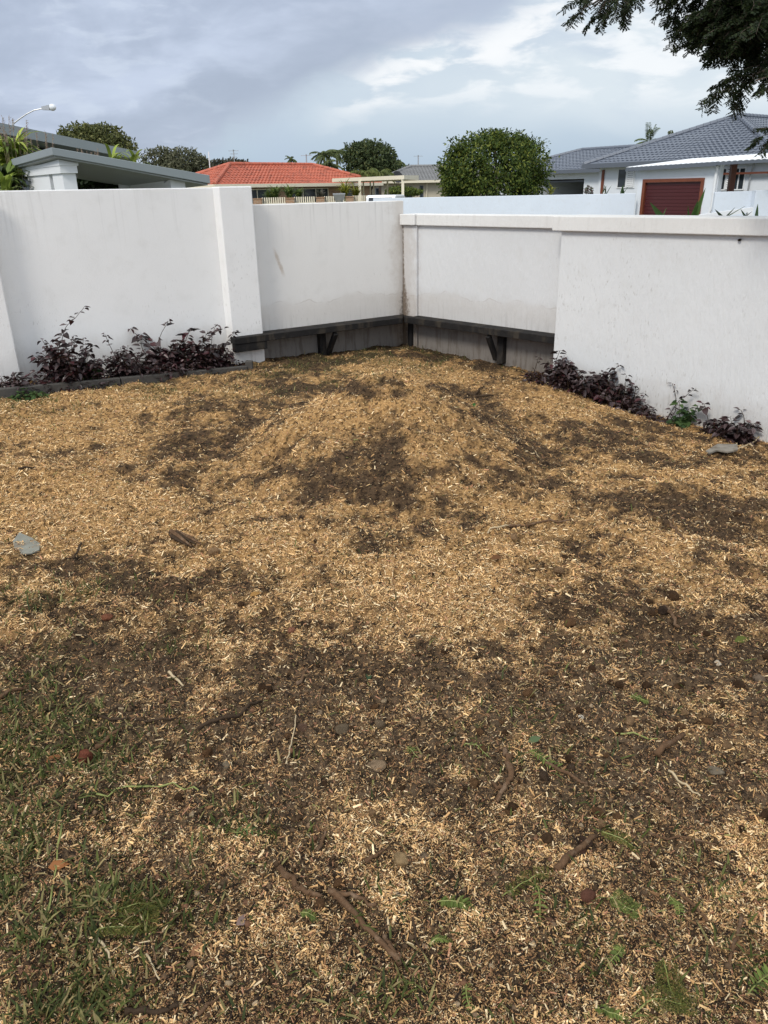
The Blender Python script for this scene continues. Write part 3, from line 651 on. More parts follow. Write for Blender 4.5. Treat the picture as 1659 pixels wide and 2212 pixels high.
wall_shrub('low purple leaf fringe rooted along the left part of the edging', L_, 3.95, .36, .48, .19, 70, 8, [], .05, 0, g1, low=1)
wall_shrub('largest bushy purple shrub at the left end of the near right wall', R_, 2.48, .33, .20, .33, 62, 11, [(-.5, .36, 0)], .055, 0, g2)
wall_shrub('purple shrub with thin upright stems, second along the near right wall', R_, 2.85, .33, .22, .33, 44, 12, [(-.1, .38, .1), (.1, .33, .3)], .060, 0, g2)
wall_shrub('open purple shrub with a leaning bunch of leaves, third along the near right wall', R_, 3.14, .32, .16, .30, 26, 13, [(-.2, .33, .3), (.2, .3, .2)], .056, 0, g2)
wall_shrub('low trailing purple growth in front of the bench end and the wall corner', R_, 2.22, .36, .22, .13, 34, 14, [(-.3, .26, -.1)], .036, 0, g2, low=1)
wall_shrub('creeping purple leaves between the open shrub and the bare leggy stem', R_, 3.32, .34, .26, .13, 36, 15, [], .045, 0, g2, low=1)
wall_shrub('leggy bare purple stem with few leaves, beside the green leafed plant', R_, 3.56, .29, .08, .12, 12, 16, [(0, .42, .05), (.1, .38, .2)], .036, 0, g2)
wall_shrub('small purple plant with three or four drooping leaves, right of the green plant', R_, 3.98, .29, .10, .28, 10, 17, [(-.2, .30, 0)], .06, 0, g2)
wall_shrub('purple shrub with broad shining leaves at the right edge of the photo', R_, 4.20, .32, .16, .24, 30, 18, [(.3, .3, 0)], .066, 0, g2)
wall_shrub('bright green lobed plant standing out among the purple shrubs by the right wall', R_, 3.70, .30, .06, .22, 8, 19, [(0, .26, .1), (.5, .24, .3)], .066, .999, None, name='green_plant', spread=.9)
wall_shrub('small green seedling leaves growing through the leftmost purple shrub', L_, 3.82, .36, .05, .26, 2, 20, [], .055, .999, None, name='green_plant')
wall_shrub('green weed at the left end of the timber edging', L_, 4.38, .54, .18, .10, 20, 21, [], .045, .999, None, name='green_weed', low=1)
#@@LITTER
# ------------------------------------------------------------------ things lying on the yard
def gz(dx, dy):                                   # where the view ray of the picture point meets the uneven yard
    p = G(dx, dy, 0.0)
    for _ in range(6): p = G(dx, dy, float(height(p[0], p[1])))
    return p
def stick(pts, wpx, label, mat='stick', knots=0, name='stick', fork=None):
    P3 = [gz(*p) for p in pts]; dist = np.linalg.norm(P3[0]-np.array([0, 0, EYE])); r = wpx*dist/FPX/2
    rng = np.random.default_rng(int(pts[0][0]*7+pts[0][1]))
    def dense(Q, r0, taper):
        out, rad = [], []
        n = 5*(len(Q)-1)
        for i in range(n+1):
            t = i/n*(len(Q)-1); k = min(int(t), len(Q)-2); p = Q[k]*(1-(t-k))+Q[k+1]*(t-k)
            p = p+rng.normal(0, r0*.35, 3)*np.array([1, 1, .3]); p[2] = float(height(p[0], p[1]))+r0*.85+.008
            out.append(p); rad.append(r0*(1-taper*i/n)*(1+rng.uniform(-.16, .22)))
        return out, rad
    c = np.mean(P3, 0); e = empty(name, tuple(c), label, 'stick')
    mb = MB(); o, rd = dense(P3, r, .35); mb.tube([Vector(p)-Vector(c) for p in o], rd, 7)
    mb.build('branch', MT[mat], e, smooth=True)
    if fork:
        for F_ in fork:
            Q = [gz(*p) for p in F_]; o, rd = dense(Q, r*.75, .4)
            MB().tube([Vector(p)-Vector(c) for p in o], rd, 6).build('side_twig', MT[mat], e, smooth=True)
    return e
stick([(605, 1880), (640, 1925), (660, 1936), (692, 1943)], 12, 'thick reddish brown stick, shorter left half of the broken pair in front')
stick([(712, 1930), (750, 1965), (812, 2035), (868, 2092)], 13, 'longest thick reddish brown stick, right half of the broken pair in front', fork=[[(712, 1934), (770, 1942), (812, 1962)]])
stick([(1200, 1885), (1240, 1850), (1288, 1818)], 14, 'short straight thick brown branch lying in the right foreground')
stick([(1093, 1630), (1101, 1680), (1090, 1712), (1072, 1740)], 13, 'curved strip of tan bark in the middle right of the yard', fork=[[(1090, 1712), (1062, 1700)]])
stick([(428, 1582), (500, 1555), (565, 1520)], 8, 'dark grey twig sloping up to the right, left of the pebble patch', 'stick_dark')
stick([(208, 1622), (262, 1586)], 9, 'short brown stick pointing away from the red brown rock')
stick([(645, 1485), (668, 1452)], 9, 'short thick brown twig in the dark soil left of the middle')
stick([(1100, 1141), (1160, 1133), (1235, 1128)], 6, 'straight red brown twig lying below the soil heap on the right')
stick([(1052, 1155), (1060, 1140), (1100, 1141)], 4, 'thin curled twig just left of the straight red brown twig', 'stick_tan')
stick([(1008, 855), (1068, 861)], 6, 'forked dark twig behind the heap near the bench', 'stick_dark', fork=[[(1022, 856), (1046, 838)]])
stick([(1173, 1654), (1215, 1673), (1268, 1697)], 8, 'rough brown stick sloping down right in the dark soil on the right')
stick([(1418, 1640), (1475, 1590)], 13, 'thick grey brown stick tilted up right near the right edge')
stick([(1443, 1670), (1480, 1700), (1512, 1727)], 5, 'pale white peeled stick near the right edge', 'stick_tan')
stick([(1600, 1985), (1588, 2035), (1574, 2098)], 8, 'long brown twig pointing at the camera in the bottom right')
stick([(1459, 1933), (1500, 1965), (1530, 1998)], 7, 'thin reddish twig with a thick end in the right foreground')
stick([(829, 2030), (846, 2060), (866, 2092)], 11, 'stubby brown stick end beside the longest stick', name='stick')
stick([(892, 1988), (899, 2040), (920, 2074)], 5, 'thin bent dark twig right of the longest stick', 'stick_dark')
stick([(272, 2188), (330, 2196), (388, 2180)], 11, 'dark damp twig lying flat at the bottom left', 'stick_dark')
stick([(428, 2200), (485, 2156)], 8, 'brown twig sloping up right at the bottom edge')
stick([(135, 1788), (118, 1900), (88, 2055)], 4, 'long pale green grass stem on the left', 'stick_green')
stick([(213, 2034), (236, 2065), (246, 2110)], 5, 'white curved straw at the lower left', 'stick_tan')
stick([(320, 2068), (345, 2124)], 4, 'short white straw right of the curved straw', 'stick_tan')
stick([(315, 1938), (325, 2010), (340, 2090)], 4, 'thin reddish stem crossing the green fern patch')
stick([(686, 1845), (697, 1820), (706, 1797)], 8, 'short reddish stick above the broken pair of sticks')
stick([(788, 1868), (829, 1845)], 9, 'thick short twig above the longest stick')
stick([(200, 1552), (300, 1558), (385, 1557)], 5, 'long level dark twig left of the middle', 'stick_dark')
stick([(367, 1457), (382, 1472), (396, 1490)], 6, 'small tan peeled twig on the left', 'stick_tan')
stick([(0, 1514), (52, 1494)], 9, 'brown stick reaching in from the left edge')
stick([(210, 1727), (320, 1704), (375, 1696), (430, 1714)], 4, 'long thin olive stem bending across the left foreground', 'stick_green')
stick([(620, 1660), (632, 1605), (640, 1551)], 4, 'thin upright straw coloured stem near the pebbles', 'stick_tan')
stick([(685, 1546), (705, 1461), (760, 1410), (870, 1362)], 3, 'very long thin bent twig curving below the heap', 'stick')
stick([(1437, 1316), (1452, 1338), (1465, 1362)], 8, 'short brown stick by the dark clods on the far right')
stick([(1460, 1418), (1505, 1413)], 7, 'short level brown stick below the dark clods on the right')
stick([(1445, 1136), (1460, 1150), (1476, 1168)], 6, 'red brown bark splinter right of the heap')
stick([(1562, 934), (1590, 950), (1625, 968)], 4, 'thin dry twig beside the small purple plant at the right wall', 'stick_tan')
stick([(1590, 972), (1655, 940)], 4, 'thin dry stem under the broad leaved purple shrub', 'stick_tan')
stick([(660, 1178), (690, 1200)], 4, 'thin reddish splinter below the heap')
stick([(40, 1012), (75, 1008)], 5, 'small dark twig in the pale sawdust at the far left', 'stick_dark')
stick([(175, 1180), (160, 1210)], 5, 'small dark twig right of the grey sheet scrap', 'stick_dark')
stick([(1330, 1590), (1420, 1600)], 4, 'thin greenish twig in the dark soil at the right', 'stick_green')
stick([(940, 1360), (1000, 1366)], 4, 'dark splinter in the tan sawdust left of centre', 'stick_dark')
stick([(1375, 1800), (1440, 1820), (1560, 1832)], 5, 'long brown twig lying level near the right edge')

def rock(dx, dy, wpx, col, label, seed, flat=.7, name='stone', cat='stone', group=None, long=1.0):
    p = gz(dx, dy); dist = np.linalg.norm(p-np.array([0, 0, EYE])); r = wpx*dist/FPX/2*.92
    return rock_at(p, r, col, label, seed, flat, name, cat, group, long)
import bmesh
def rock_mesh(seed, flat, long, col, name):
    rng = np.random.default_rng(seed); bm = bmesh.new(); bmesh.ops.create_icosphere(bm, subdivisions=3, radius=1)
    V = np.array([v.co for v in bm.verts])
    for _ in range(9):                             # knock flat facets off a ball
        n = rand_dirs(1, rng)[0]; lim = rng.uniform(.62, .9); dd = V@n; V = V-np.outer(np.maximum(dd-lim, 0)*.9, n)
    V *= (1+.07*(vnoise(V[:, 0]*3+9, V[:, 1]*3+V[:, 2]*3, seed)-.5)[:, None]+.05*(vnoise(V[:, 0]*9, V[:, 1]*9+V[:, 2]*7, seed)-.5)[:, None])
    V = V*np.array([long, .85, flat])
    for v, c in zip(bm.verts, V): v.co = c
    me = bpy.data.meshes.new(name); bm.to_mesh(me); bm.free()
    at = me.attributes.new('tint', 'FLOAT_COLOR', 'POINT'); sh = vnoise(V[:, 0]*2.5+3, V[:, 2]*2.5+V[:, 1]*2.5, seed+5)
    cc = np.array(col)[None]*np.array([1.12, 1.0, .84])*(.7+.6*sh[:, None]); at.data.foreach_set('color', np.hstack([cc, np.ones((len(V), 1))]).astype(np.float32).ravel())
    me.materials.append(MT['stone']); return me
def rock_at(p, r, col, label, seed, flat=.7, name='stone', cat='stone', group=None, long=1.0):
    me = rock_mesh(seed, flat, long, col, name)
    o = bpy.data.objects.new(name, me); COL.objects.link(o); o.location = (p[0], p[1], p[2]+r*flat*.34); o.scale = (r, r, r)
    o.rotation_euler = (0, 0, seed*1.7); return tag(o, label, cat, group)
DKC, TANC, GRC, RED = (.07, .045, .027), (.28, .20, .12), (.20, .175, .14), (.16, .058, .040)
rock(183, 1643, 42, RED, 'red brown angular rock in the green grass on the left', 1, .85)
rock(810, 1657, 48, (.27, .21, .155), 'long tan brown stone in the middle of the yard', 2, .45, long=1.1)
rock(490, 1655, 24, GRC, 'small grey rounded stone on bare soil left of the middle', 3, .6)
rock(1023, 1697, 28, (.13, .08, .045), 'round dark brown stone left of the curved bark strip', 4, .9)
rock(866, 1863, 44, (.34, .26, .16), 'pale crumbly tan lump in the front of the yard', 5, .6, name='soil_lump', cat='lump')
rock(916, 1853, 28, (.20, .16, .12), 'grey tan stone right of the pale crumbly lump', 6, .6)
rock(1207, 1235, 24, (.20, .14, .09), 'rounded brown stone in the tan sawdust right of centre', 7, .8)
rock(1180, 1815, 32, DKC, 'dark crumbly soil clod above the short straight branch', 8, .8, name='soil_clod', cat='clod')
rock(232, 1335, 28, (.16, .07, .045), 'flat reddish stone on the left', 9, .5)
rock(630, 1365, 22, (.24, .12, .085), 'pinkish stone left of the long bent twig', 10, .8)
rock(245, 1446, 30, (.085, .07, .07), 'dark grey triangular stone on the left', 11, .4)
rock(362, 1640, 30, DKC, 'dark brown clod above the bare soil patch on the left', 12, .7, name='soil_clod', cat='clod')
rock(732, 1435, 24, (.24, .15, .10), 'pinkish tan stone under the bent twig', 13, .6)
rock(690, 1543, 20, (.30, .24, .18), 'whitish stone in the pebble patch left of the middle', 14, .7)
rock(655, 1573, 26, (.15, .10, .08), 'brown stone with a pale top in the pebble patch', 15, .8)
rock(820, 1568, 30, (.17, .14, .105), 'grey brown lump right of the pebble patch', 16, .7)
rock(740, 1580, 40, (.15, .125, .095), 'wide soft brown clod in the pebble patch', 17, .55, name='soil_clod', cat='clod')
rock(1265, 1825, 34, (.05, .033, .026), 'dark clod right beside the short straight branch', 18, .8, name='soil_clod', cat='clod')
rock(1232, 1665, 30, (.07, .05, .036), 'dark clod by the rough stick in the right dark soil', 19, .7, name='soil_clod', cat='clod')
rock(1545, 1667, 30, (.22, .20, .17), 'pale oval stone near the right edge', 20, .4, long=1.2)
rock(1640, 1470, 32, (.17, .14, .115), 'smooth grey brown stone at the right edge', 21, .6)
rock(1255, 1550, 14, (.62, .62, .60), 'tiny white chip in the dark soil on the right', 22, .6)
rock(1550, 1434, 20, (.60, .57, .52), 'small white stone chip near the right edge', 23, .5)
rock(1340, 1600, 26, (.17, .13, .095), 'brown stone right of the tiny white chip', 24, .6)
rock(1175, 1680, 28, (.07, .05, .037), 'dark clod at the start of the rough stick', 25, .8, name='soil_clod', cat='clod')
rock(1433, 1322, 26, (.045, .032, .026), 'largest black clod in the clump at the far right', 26, .9, name='soil_clod', cat='clod')
rock(1412, 1328, 22, (.06, .045, .036), 'black clod on the left of the clump at the far right', 27, .8, name='soil_clod', cat='clod')
rock(1615, 1260, 26, (.16, .10, .065), 'brown stone on the right edge of the sawdust', 28, .7)
rock(1255, 1850, 36, (.07, .04, .03), 'reddish dark clod above the right foreground fern', 29, .8, name='soil_clod', cat='clod')
rock(1270, 1940, 36, (.13, .065, .05), 'rough reddish clod between the fern fronds in front', 30, .8, name='soil_clod', cat='clod')
rock(570, 1330, 24, DKC, 'dark clod left of the pinkish stone', 31, .8, name='soil_clod', cat='clod')
rock(560, 2012, 14, (.55, .30, .13), 'orange seed or pebble on the grey soil in front', 32, .7)
rng = np.random.default_rng(5); placed = 0; PROTO = {}
while placed < 130:
    dx, dy = rng.uniform(380, 1659), rng.uniform(1040, 2150)
    if rng.random() > math.exp(-((dy-1560)/300)**2)*(.55+.45*(dx > 1000)): continue
    k = placed % 10; kind = ['dark', 'dark', 'brown', 'tan'][rng.integers(0, 4)]
    colr = {'dark': (.055, .034, .020), 'brown': (.11, .066, .037), 'tan': (.23, .16, .10)}[kind]
    key = (kind, k)
    p = gz(dx, dy); dist = np.linalg.norm(p-np.array([0, 0, EYE])); r = rng.choice([rng.uniform(11, 20), rng.uniform(16, 30)], p=[.65, .35])*dist/FPX/2
    lab = {'dark': 'small dark brown soil clod among the scattered clods and pebbles', 'brown': 'small mid brown pebble among the scattered clods and pebbles', 'tan': 'small pale tan pebble among the scattered clods and pebbles'}[kind]
    if key not in PROTO: PROTO[key] = rock_mesh(100+placed, rng.uniform(.55, .9), 1.0, colr, 'pebble')
    o = bpy.data.objects.new('pebble', PROTO[key]); COL.objects.link(o); o.location = (p[0], p[1], p[2]+r*.28); o.scale = (r*rng.uniform(.85, 1.25), r, r)
    o.rotation_euler = (0, 0, rng.uniform(0, 6)); tag(o, lab, 'pebble', {'dark': 'small dark clods scattered on the yard', 'brown': 'small brown pebbles scattered on the yard', 'tan': 'small tan pebbles scattered on the yard'}[kind]); placed += 1

def frond(a, b, wpx, label, pairs=16, cols=((.15, .19, .045), (.10, .135, .032)), name='fern_frond', bip=False, lift=.012):
    """fallen feathery leaf: a rib with rows of narrow leaflets"""
    A, B = gz(*a), gz(*b); rng = np.random.default_rng(int(a[0]*3+b[1])); c = (A+B)/2; L = np.linalg.norm(B-A)
    dist = np.linalg.norm(c-np.array([0, 0, EYE])); w_ = wpx*dist/FPX
    e = empty(name, tuple(c), label, 'frond'); d = (B-A)/L; sd_ = np.array([-d[1], d[0], 0]); curv = rng.uniform(-.12, .12)
    def pt(t): p = A+(B-A)*t+sd_*curv*L*math.sin(math.pi*t); p[2] = float(height(p[0], p[1]))+.004+lift*math.sin(math.pi*min(1, t*1.1)); return p
    rib = [pt(i/12) for i in range(13)]; MB().tube([Vector(p-c) for p in rib], [.0014*(1-.6*i/12)+.0005 for i in range(13)], 4, False).build('rib', MT['stick_green'], e)
    pos, al, ln = [], [], []
    if not bip:
        for i in range(pairs):
            t = .06+.92*i/pairs
            for sg in (-1, 1): pos.append(pt(t)); al.append(sd_*sg+d*.45+np.array([0, 0, rng.uniform(-.15, .35)])); ln.append(w_*.5*(1-.55*(abs(t-.45)*1.5)**2)*rng.uniform(.8, 1.15))
    else:
        for i in range(pairs):
            t = .1+.88*i/pairs
            for sg in (-1, 1):
                pl = w_*.5*(1-.5*abs(t-.4)); ax = unit(sd_*sg+d*.6+np.array([0, 0, rng.uniform(-.1, .3)])); q = pt(t)
                for j in range(9):
                    for s2 in (-1, 1): pos.append(q+ax*pl*(j+.7)/9); al.append(np.cross(ax, [0, 0, 1])*s2+ax*.5); ln.append(pl*.20)
    n = len(pos); pos = np.array(pos)-c; al = np.array(al); ln = np.array(ln)
    V, F, T = leaves(pos, al, np.array([0, 0, 1.0])+rng.normal(0, .25, (n, 3)), ln, np.maximum(ln*.30, .0022), pal(n, list(cols), [1]*len(cols), .25, rng), droop=.15)
    np_mesh('leaflets', V, F, T, MT['leaf'], e); return e
OLV = ((.10, .11, .022), (.14, .13, .03), (.07, .085, .018))
frond((945, 1950), (1033, 1982), 36, 'bright green feathery fern leaf in the front right of centre', 22)
frond((1084, 1938), (1206, 1888), 44, 'olive feathery leaf pointing up right in the right foreground', 12, OLV, bip=True)
frond((1153, 1905), (1166, 2004), 30, 'green leaf sprig over the dark hole in the right foreground', 10)
frond((1280, 2175), (1362, 2210), 26, 'pale green ladder shaped leaf at the bottom right', 20)
frond((1350, 2206), (1540, 2190), 60, 'large olive feathery leaf at the bottom right edge', 16, OLV, bip=True)
frond((1430, 2070), (1468, 2195), 56, 'yellow olive feathery leaf pointing at the camera, bottom right', 14, OLV, bip=True)
frond((1008, 2125), (1026, 2197), 24, 'light green leaf with round leaflets at the bottom centre', 9)
frond((1309, 1946), (1386, 1977), 50, 'dark green feathery tuft in the right foreground', 12, bip=True)
frond((1442, 1935), (1467, 1994), 24, 'narrow green leaf right of the dark green tuft', 14)
frond((925, 2046), (981, 2042), 22, 'small pale green leaf right of the stubby stick', 14)
frond((1612, 2152), (1690, 2095), 40, 'green leaf spray beside the long twig, bottom right', 14)
frond((1290, 1795), (1385, 1833), 34, 'olive flattened leaf on the right below the dark soil', 12, OLV, bip=True)
frond((1141, 1622), (1228, 1668), 34, 'green weedy sprig in the dark soil right of the bark strip', 12)
frond((240, 1970), (362, 1936), 56, 'wide olive feathery leaf of the fern patch on the left', 14, OLV, bip=True)
frond((200, 2016), (322, 2002), 46, 'lower olive green leaf of the fern patch on the left', 14, OLV, bip=True)
frond((330, 1945), (310, 2040), 50, 'dark olive leaf pointing at the camera in the left fern patch', 14, OLV, bip=True)
frond((648, 1975), (690, 1990), 22, 'little green leaf between the broken pair of sticks', 12)
frond((1358, 1506), (1402, 1516), 26, 'light green sprig in the upper right dark soil', 9)
frond((485, 1788), (582, 1806), 36, 'dark green broad sprig left of the short reddish stick', 8, ((.06, .11, .03), (.09, .14, .04)))
frond((760, 1965), (800, 2000), 22, 'small green leaflets against the longest stick', 12)
frond((1345, 2040), (1300, 2100), 26, 'thin green leaf in the right foreground below the tuft', 14)
frond((1000, 1612), (1060, 1640), 20, 'green sprig left of the curved bark strip', 6)
frond((880, 1616), (905, 1640), 26, 'bright green seedling in the middle of the yard', 4)

# flat scraps, a log, broken paving
def slab(pts, th, mat, name, label, cat, col=None, tilt=0):
    Q = [gz(*p) for p in pts]; c = np.mean(Q, 0); mb = MB(); z0 = max(float(height(q[0], q[1])) for q in Q)-.004
    lo = [(q[0]-c[0], q[1]-c[1], 0) for q in Q]; hi = [(a, b, th+tilt*b) for a, b, _ in lo]
    o = mb.hexa(lo, hi).build(name, MT[mat], bevel=th*.25); o.location = (c[0], c[1], z0); return tag(o, label, cat)
MT['scrap'] = paint('grey_fibre_sheet', (.185, .185, .155), .85, .4, 14, dirt=(.14, .10, .06), dirtamt=.5)
MT['chalk'] = paint('broken_pale_concrete', (.20, .18, .15), .9, .5, 20, bump=.6, bscale=60, dirt=(.09, .065, .04), dirtamt=.7)
slab([(28, 1172), (45, 1165), (70, 1168), (88, 1178), (86, 1192), (70, 1199), (45, 1198), (32, 1188)][::-1], .009, 'scrap', 'sheet_scrap', 'flat pale grey scrap of sheet lying in the sawdust at the left edge', 'scrap')
slab([(1524, 978), (1548, 971), (1590, 975), (1592, 985), (1570, 990), (1548, 982), (1530, 986)][::-1], .018, 'chalk', 'broken_slab', 'broken pale slab edge half buried near the right wall', 'slab')
a, b = gz(376, 1160), gz(424, 1186); c = (a+b)/2; e = empty('wood_chunk', tuple(c), 'splintered dark brown chunk of wood in the sawdust left of the heap', 'wood chunk')
rng = np.random.default_rng(3); d = (b-a); sdv = unit(np.array([[-d[1], d[0], 0]]))[0]
rr_ = np.random.default_rng(8)
for i in range(9):
    o_ = rr_.uniform(-.036, .036); z_ = .012+.040*(1-abs(o_)/.04)*rr_.uniform(.5, 1); a0, a1 = rr_.uniform(-.12, .1), rr_.uniform(.78, 1.08)
    p0 = a-c+sdv*o_+d*a0+np.array([0, 0, z_]); p1 = a-c+sdv*(o_+rr_.normal(0, .006))+d*a1+np.array([0, 0, z_*rr_.uniform(.5, 1)]); pm = (p0+p1)/2+rr_.normal(0, .004, 3)
    MB().tube([Vector(p0), Vector(p0*.75+pm*.25), Vector(pm), Vector(p1)], [.004, rr_.uniform(.011, .018), rr_.uniform(.010, .017), .003], 5).build('splinter', MT['stick_dark' if i % 3 else 'stick'], e)
def leaf_thing(dx, dy, L, ang, cols, label, name='fallen_leaf', lift=.01, up_=.2, n=1):
    p = gz(dx, dy); rng = np.random.default_rng(int(dx+dy)); pos = np.zeros((n, 3)); th = ang+np.arange(n)*2.1
    al = np.stack([np.cos(th), np.sin(th), np.full(n, up_)], -1)
    V, F, T = leaves(pos, al, np.array([[.2, -.5, 1.0]]*n), L, L*.5, pal(n, cols, [1]*len(cols), .1, rng), fold=.2, droop=.25)
    o = np_mesh(name, V, F, T, MT['leaf']); o.location = (p[0], p[1], p[2]+lift); return tag(o, label, 'leaf')
leaf_thing(1022, 885, .07, 1.2, [(.04, .13, .03)], 'bright green leaf standing in the sawdust behind the heap', up_=.9, n=2)
leaf_thing(1140, 1608, .05, .3, [(.12, .17, .08)], 'grey green round leaf in the right dark soil')
leaf_thing(105, 1880, .055, .1, [(.34, .14, .05)], 'orange brown dead leaf near the left edge')
leaf_thing(100, 1652, .05, .5, [(.32, .13, .05)], 'orange dead leaf in the grass on the left')
leaf_thing(412, 2072, .05, .7, [(.36, .18, .09)], 'pinkish dead leaf below the fern patch')
leaf_thing(75, 2110, .05, 2.9, [(.38, .20, .12)], 'curled pale brown leaf at the lower left edge')
leaf_thing(510, 2005, .05, .6, [(.24, .17, .15)], 'grey brown dead leaf on the bare soil in front')
leaf_thing(540, 1292, .05, .5, [(.40, .22, .07)], 'orange leaf scrap left of the sawdust centre')
leaf_thing(795, 1475, .05, 1.5, [(.05, .09, .045)], 'dark green leaf in the dark soil left of the middle')
leaf_thing(1585, 1390, .07, .1, [(.12, .14, .03)], 'long olive leaf near the right edge')
leaf_thing(1060, 1211, .06, .2, [(.17, .08, .035)], 'brown bark flake under the heap on the right')
leaf_thing(1010, 742, .07, 1.6, [(.10, .15, .08)], 'pale green weed leaf under the bench on the right', up_=.7, n=2)
leaf_thing(1109, 762, .26, 1.5, [(.10, .17, .05)], 'single upright grass blade in front of the right bench bracket', 'grass_blade', up_=7)
# dark mud nest under the coping
p = R_(3.93, .215, 1.305); rock_at(p-np.array([0, 0, .02]), .018, (.02, .016, .014), 'small dark mud nest stuck under the coping of the near right wall', 60, .6, 'mud_nest', 'nest')
#@@BACK
# ------------------------------------------------------------------ tiled roofs
def tiled(mb, eL, eR, tR, tL, course=.34, period=.30, amp=.028, lift=.045):
    """one roof face as overlapping courses of pan tiles (real relief)"""
    eL, eR, tR, tL = [np.array(p, float) for p in (eL, eR, tR, tL)]
    ex = eR-eL; exl = np.linalg.norm(ex); exu = ex/exl; n = unit(np.cross(eR-eL, (tL+tR)/2-(eL+eR)/2)[None])[0]
    if n[2] < 0: n = -n
    sl = np.linalg.norm((tL+tR)/2-(eL+eR)/2); nc = max(2, int(sl/course))
    for k in range(nc):
        rows = []
        for t, lf in ((k/nc, lift), ((k+1)/nc, 0.0)):
            a = eL+(tL-eL)*t; b = eR+(tR-eR)*t; ua, ub = (a-eL)@exu, (b-eL)@exu
            rows.append((a, b, ua, ub, lf))
        (a0, b0, u0, v0, l0), (a1, b1, u1, v1, l1) = rows
        m = max(1, int((v0-u0)/period*4)); m = min(m, 260)
        lo, hi, rs = [], [], []
        for i in range(m+1):
            f = i/m; u = u0+(v0-u0)*f; w_ = amp*max(-.25, math.sin(2*math.pi*u/period)) if period else 0
            p0 = a0+(b0-a0)*f; p1 = a1+(b1-a1)*f; lo.append(p0+n*(l0+w_)); hi.append(p1+n*(l1+w_)); rs.append(p0+n*(-.02))
        n0 = len(mb.v); mb.v += [tuple(p) for p in lo+hi+rs]; M_ = m+1
        for i in range(m):
            mb.f.append((n0+i, n0+i+1, n0+M_+i+1, n0+M_+i)); mb.f.append((n0+2*M_+i, n0+2*M_+i+1, n0+i+1, n0+i))
def hip_roof(root, Lx, Ly, z, pitch, mat, cap_r=.11, course=.34, period=.30, amp=.028, gutter='cream', fasc=.2):
    """hip roof in house coordinates: x along the front eave, y inwards"""
    h = min(Lx, Ly)/2*math.tan(pitch); c = [(0, 0, z), (Lx, 0, z), (Lx, Ly, z), (0, Ly, z)]
    if Lx >= Ly: r0, r1 = (Ly/2, Ly/2, z+h), (Lx-Ly/2, Ly/2, z+h); faces = [(c[0], c[1], r1, r0), (c[1], c[2], r1, r1), (c[2], c[3], r0, r1), (c[3], c[0], r0, r0)]; hips = [(c[0], r0), (c[3], r0), (c[1], r1), (c[2], r1)]
    else: r0, r1 = (Lx/2, Lx/2, z+h), (Lx/2, Ly-Lx/2, z+h); faces = [(c[0], c[1], r0, r0), (c[1], c[2], r1, r0), (c[2], c[3], r1, r1), (c[3], c[0], r0, r1)]; hips = [(c[0], r0), (c[1], r0), (c[2], r1), (c[3], r1)]
    mb = MB()
    for f in faces: tiled(mb, *f, course=course, period=period, amp=amp)
    roof = mb.build('roof', MT[mat], root)
    cp = MB()
    for a, b in hips+[(r0, r1)]:
        a, b = Vector(a), Vector(b); m = max(2, int((b-a).length/.4)); u = Vector((0, 0, .05))
        for i in range(m): cp.tube([a.lerp(b, i/m)+u, a.lerp(b, (i+.98)/m)+u*1.25], [cap_r*1.1, cap_r*.92], 8)
    cp.build('ridge_caps', MT[mat], roof)
    g = MB(); o = .06
    for (x0, y0), (x1, y1) in (((-o, -o), (Lx+o, -o)), ((Lx+o, -o), (Lx+o, Ly+o)), ((Lx+o, Ly+o), (-o, Ly+o)), ((-o, Ly+o), (-o, -o))):
        g.bar((x0, y0, z-.06), (x1, y1, z-.06), .12, fasc)
    g.build('gutter', MT[gutter], root)
    sf = MB().box((.05, .05, z-.14), (Lx-.05, Ly-.05, z-.11)).build('soffit', MT['soffit'], root)
    return roof, h
def house_root(name, origin, ang, label, cat='house'):
    return empty(name, (float(origin[0]), float(origin[1]), 0), label, cat, rz=ang)
def window(root, x0, x1, z0, z1, y, frame='white', pane='glass', bars=1, name='window', ft=.06):
    f = MB(); f.box((x0, y-.06, z1-ft), (x1, y+.02, z1)); f.box((x0, y-.06, z0), (x1, y+.02, z0+ft)); f.box((x0, y-.06, z0+ft), (x0+ft, y+.02, z1-ft)); f.box((x1-ft, y-.06, z0+ft), (x1, y+.02, z1-ft))
    for i in range(bars): xm = x0+(x1-x0)*(i+1)/(bars+1); f.box((xm-ft/2, y-.05, z0+ft), (xm+ft/2, y+.01, z1-ft))
    fo = f.build(name, MT[frame], root); MB().box((x0+.01, y-.02, z0+.01), (x1-.01, y-.005, z1-.01)).build('pane', MT[pane], fo); return fo
ZB = -.5
# --- red roofed brick house
A43 = R(43); O = P(463, 400, 55); zr = O[2]
h1 = house_root('brick_house', O, A43, 'low brown brick house with a bright orange red tiled hip roof')
hip_roof(h1, 15.2, 7.6, zr, R(20), 'orange', .13, .33, .30, .03, 'cream', .22)
b = MB().box((.6, .6, ZB), (14.6, 7.0, zr-.14)); b.build('wall', MT['brick'], h1)
for x0, x1, z0, z1, bars in ((2.6, 4.9, -.3, 1.95, 1), (6.6, 10.2, -.3, 1.95, 2), (11.4, 12.6, .6, 1.9, 1)):
    window(h1, x0, x1, z0, z1, .6, 'cream', 'glass', bars, 'sliding_door' if z0 < 0 else 'window')
MB().tube([(.5, .45, zr-.15), (.5, .5, zr-.4), (.52, .52, ZB)], .05, 8).build('downpipe', MT['cream'], h1)
window(h1, .595, .6, 0, 1, .6) if False else None
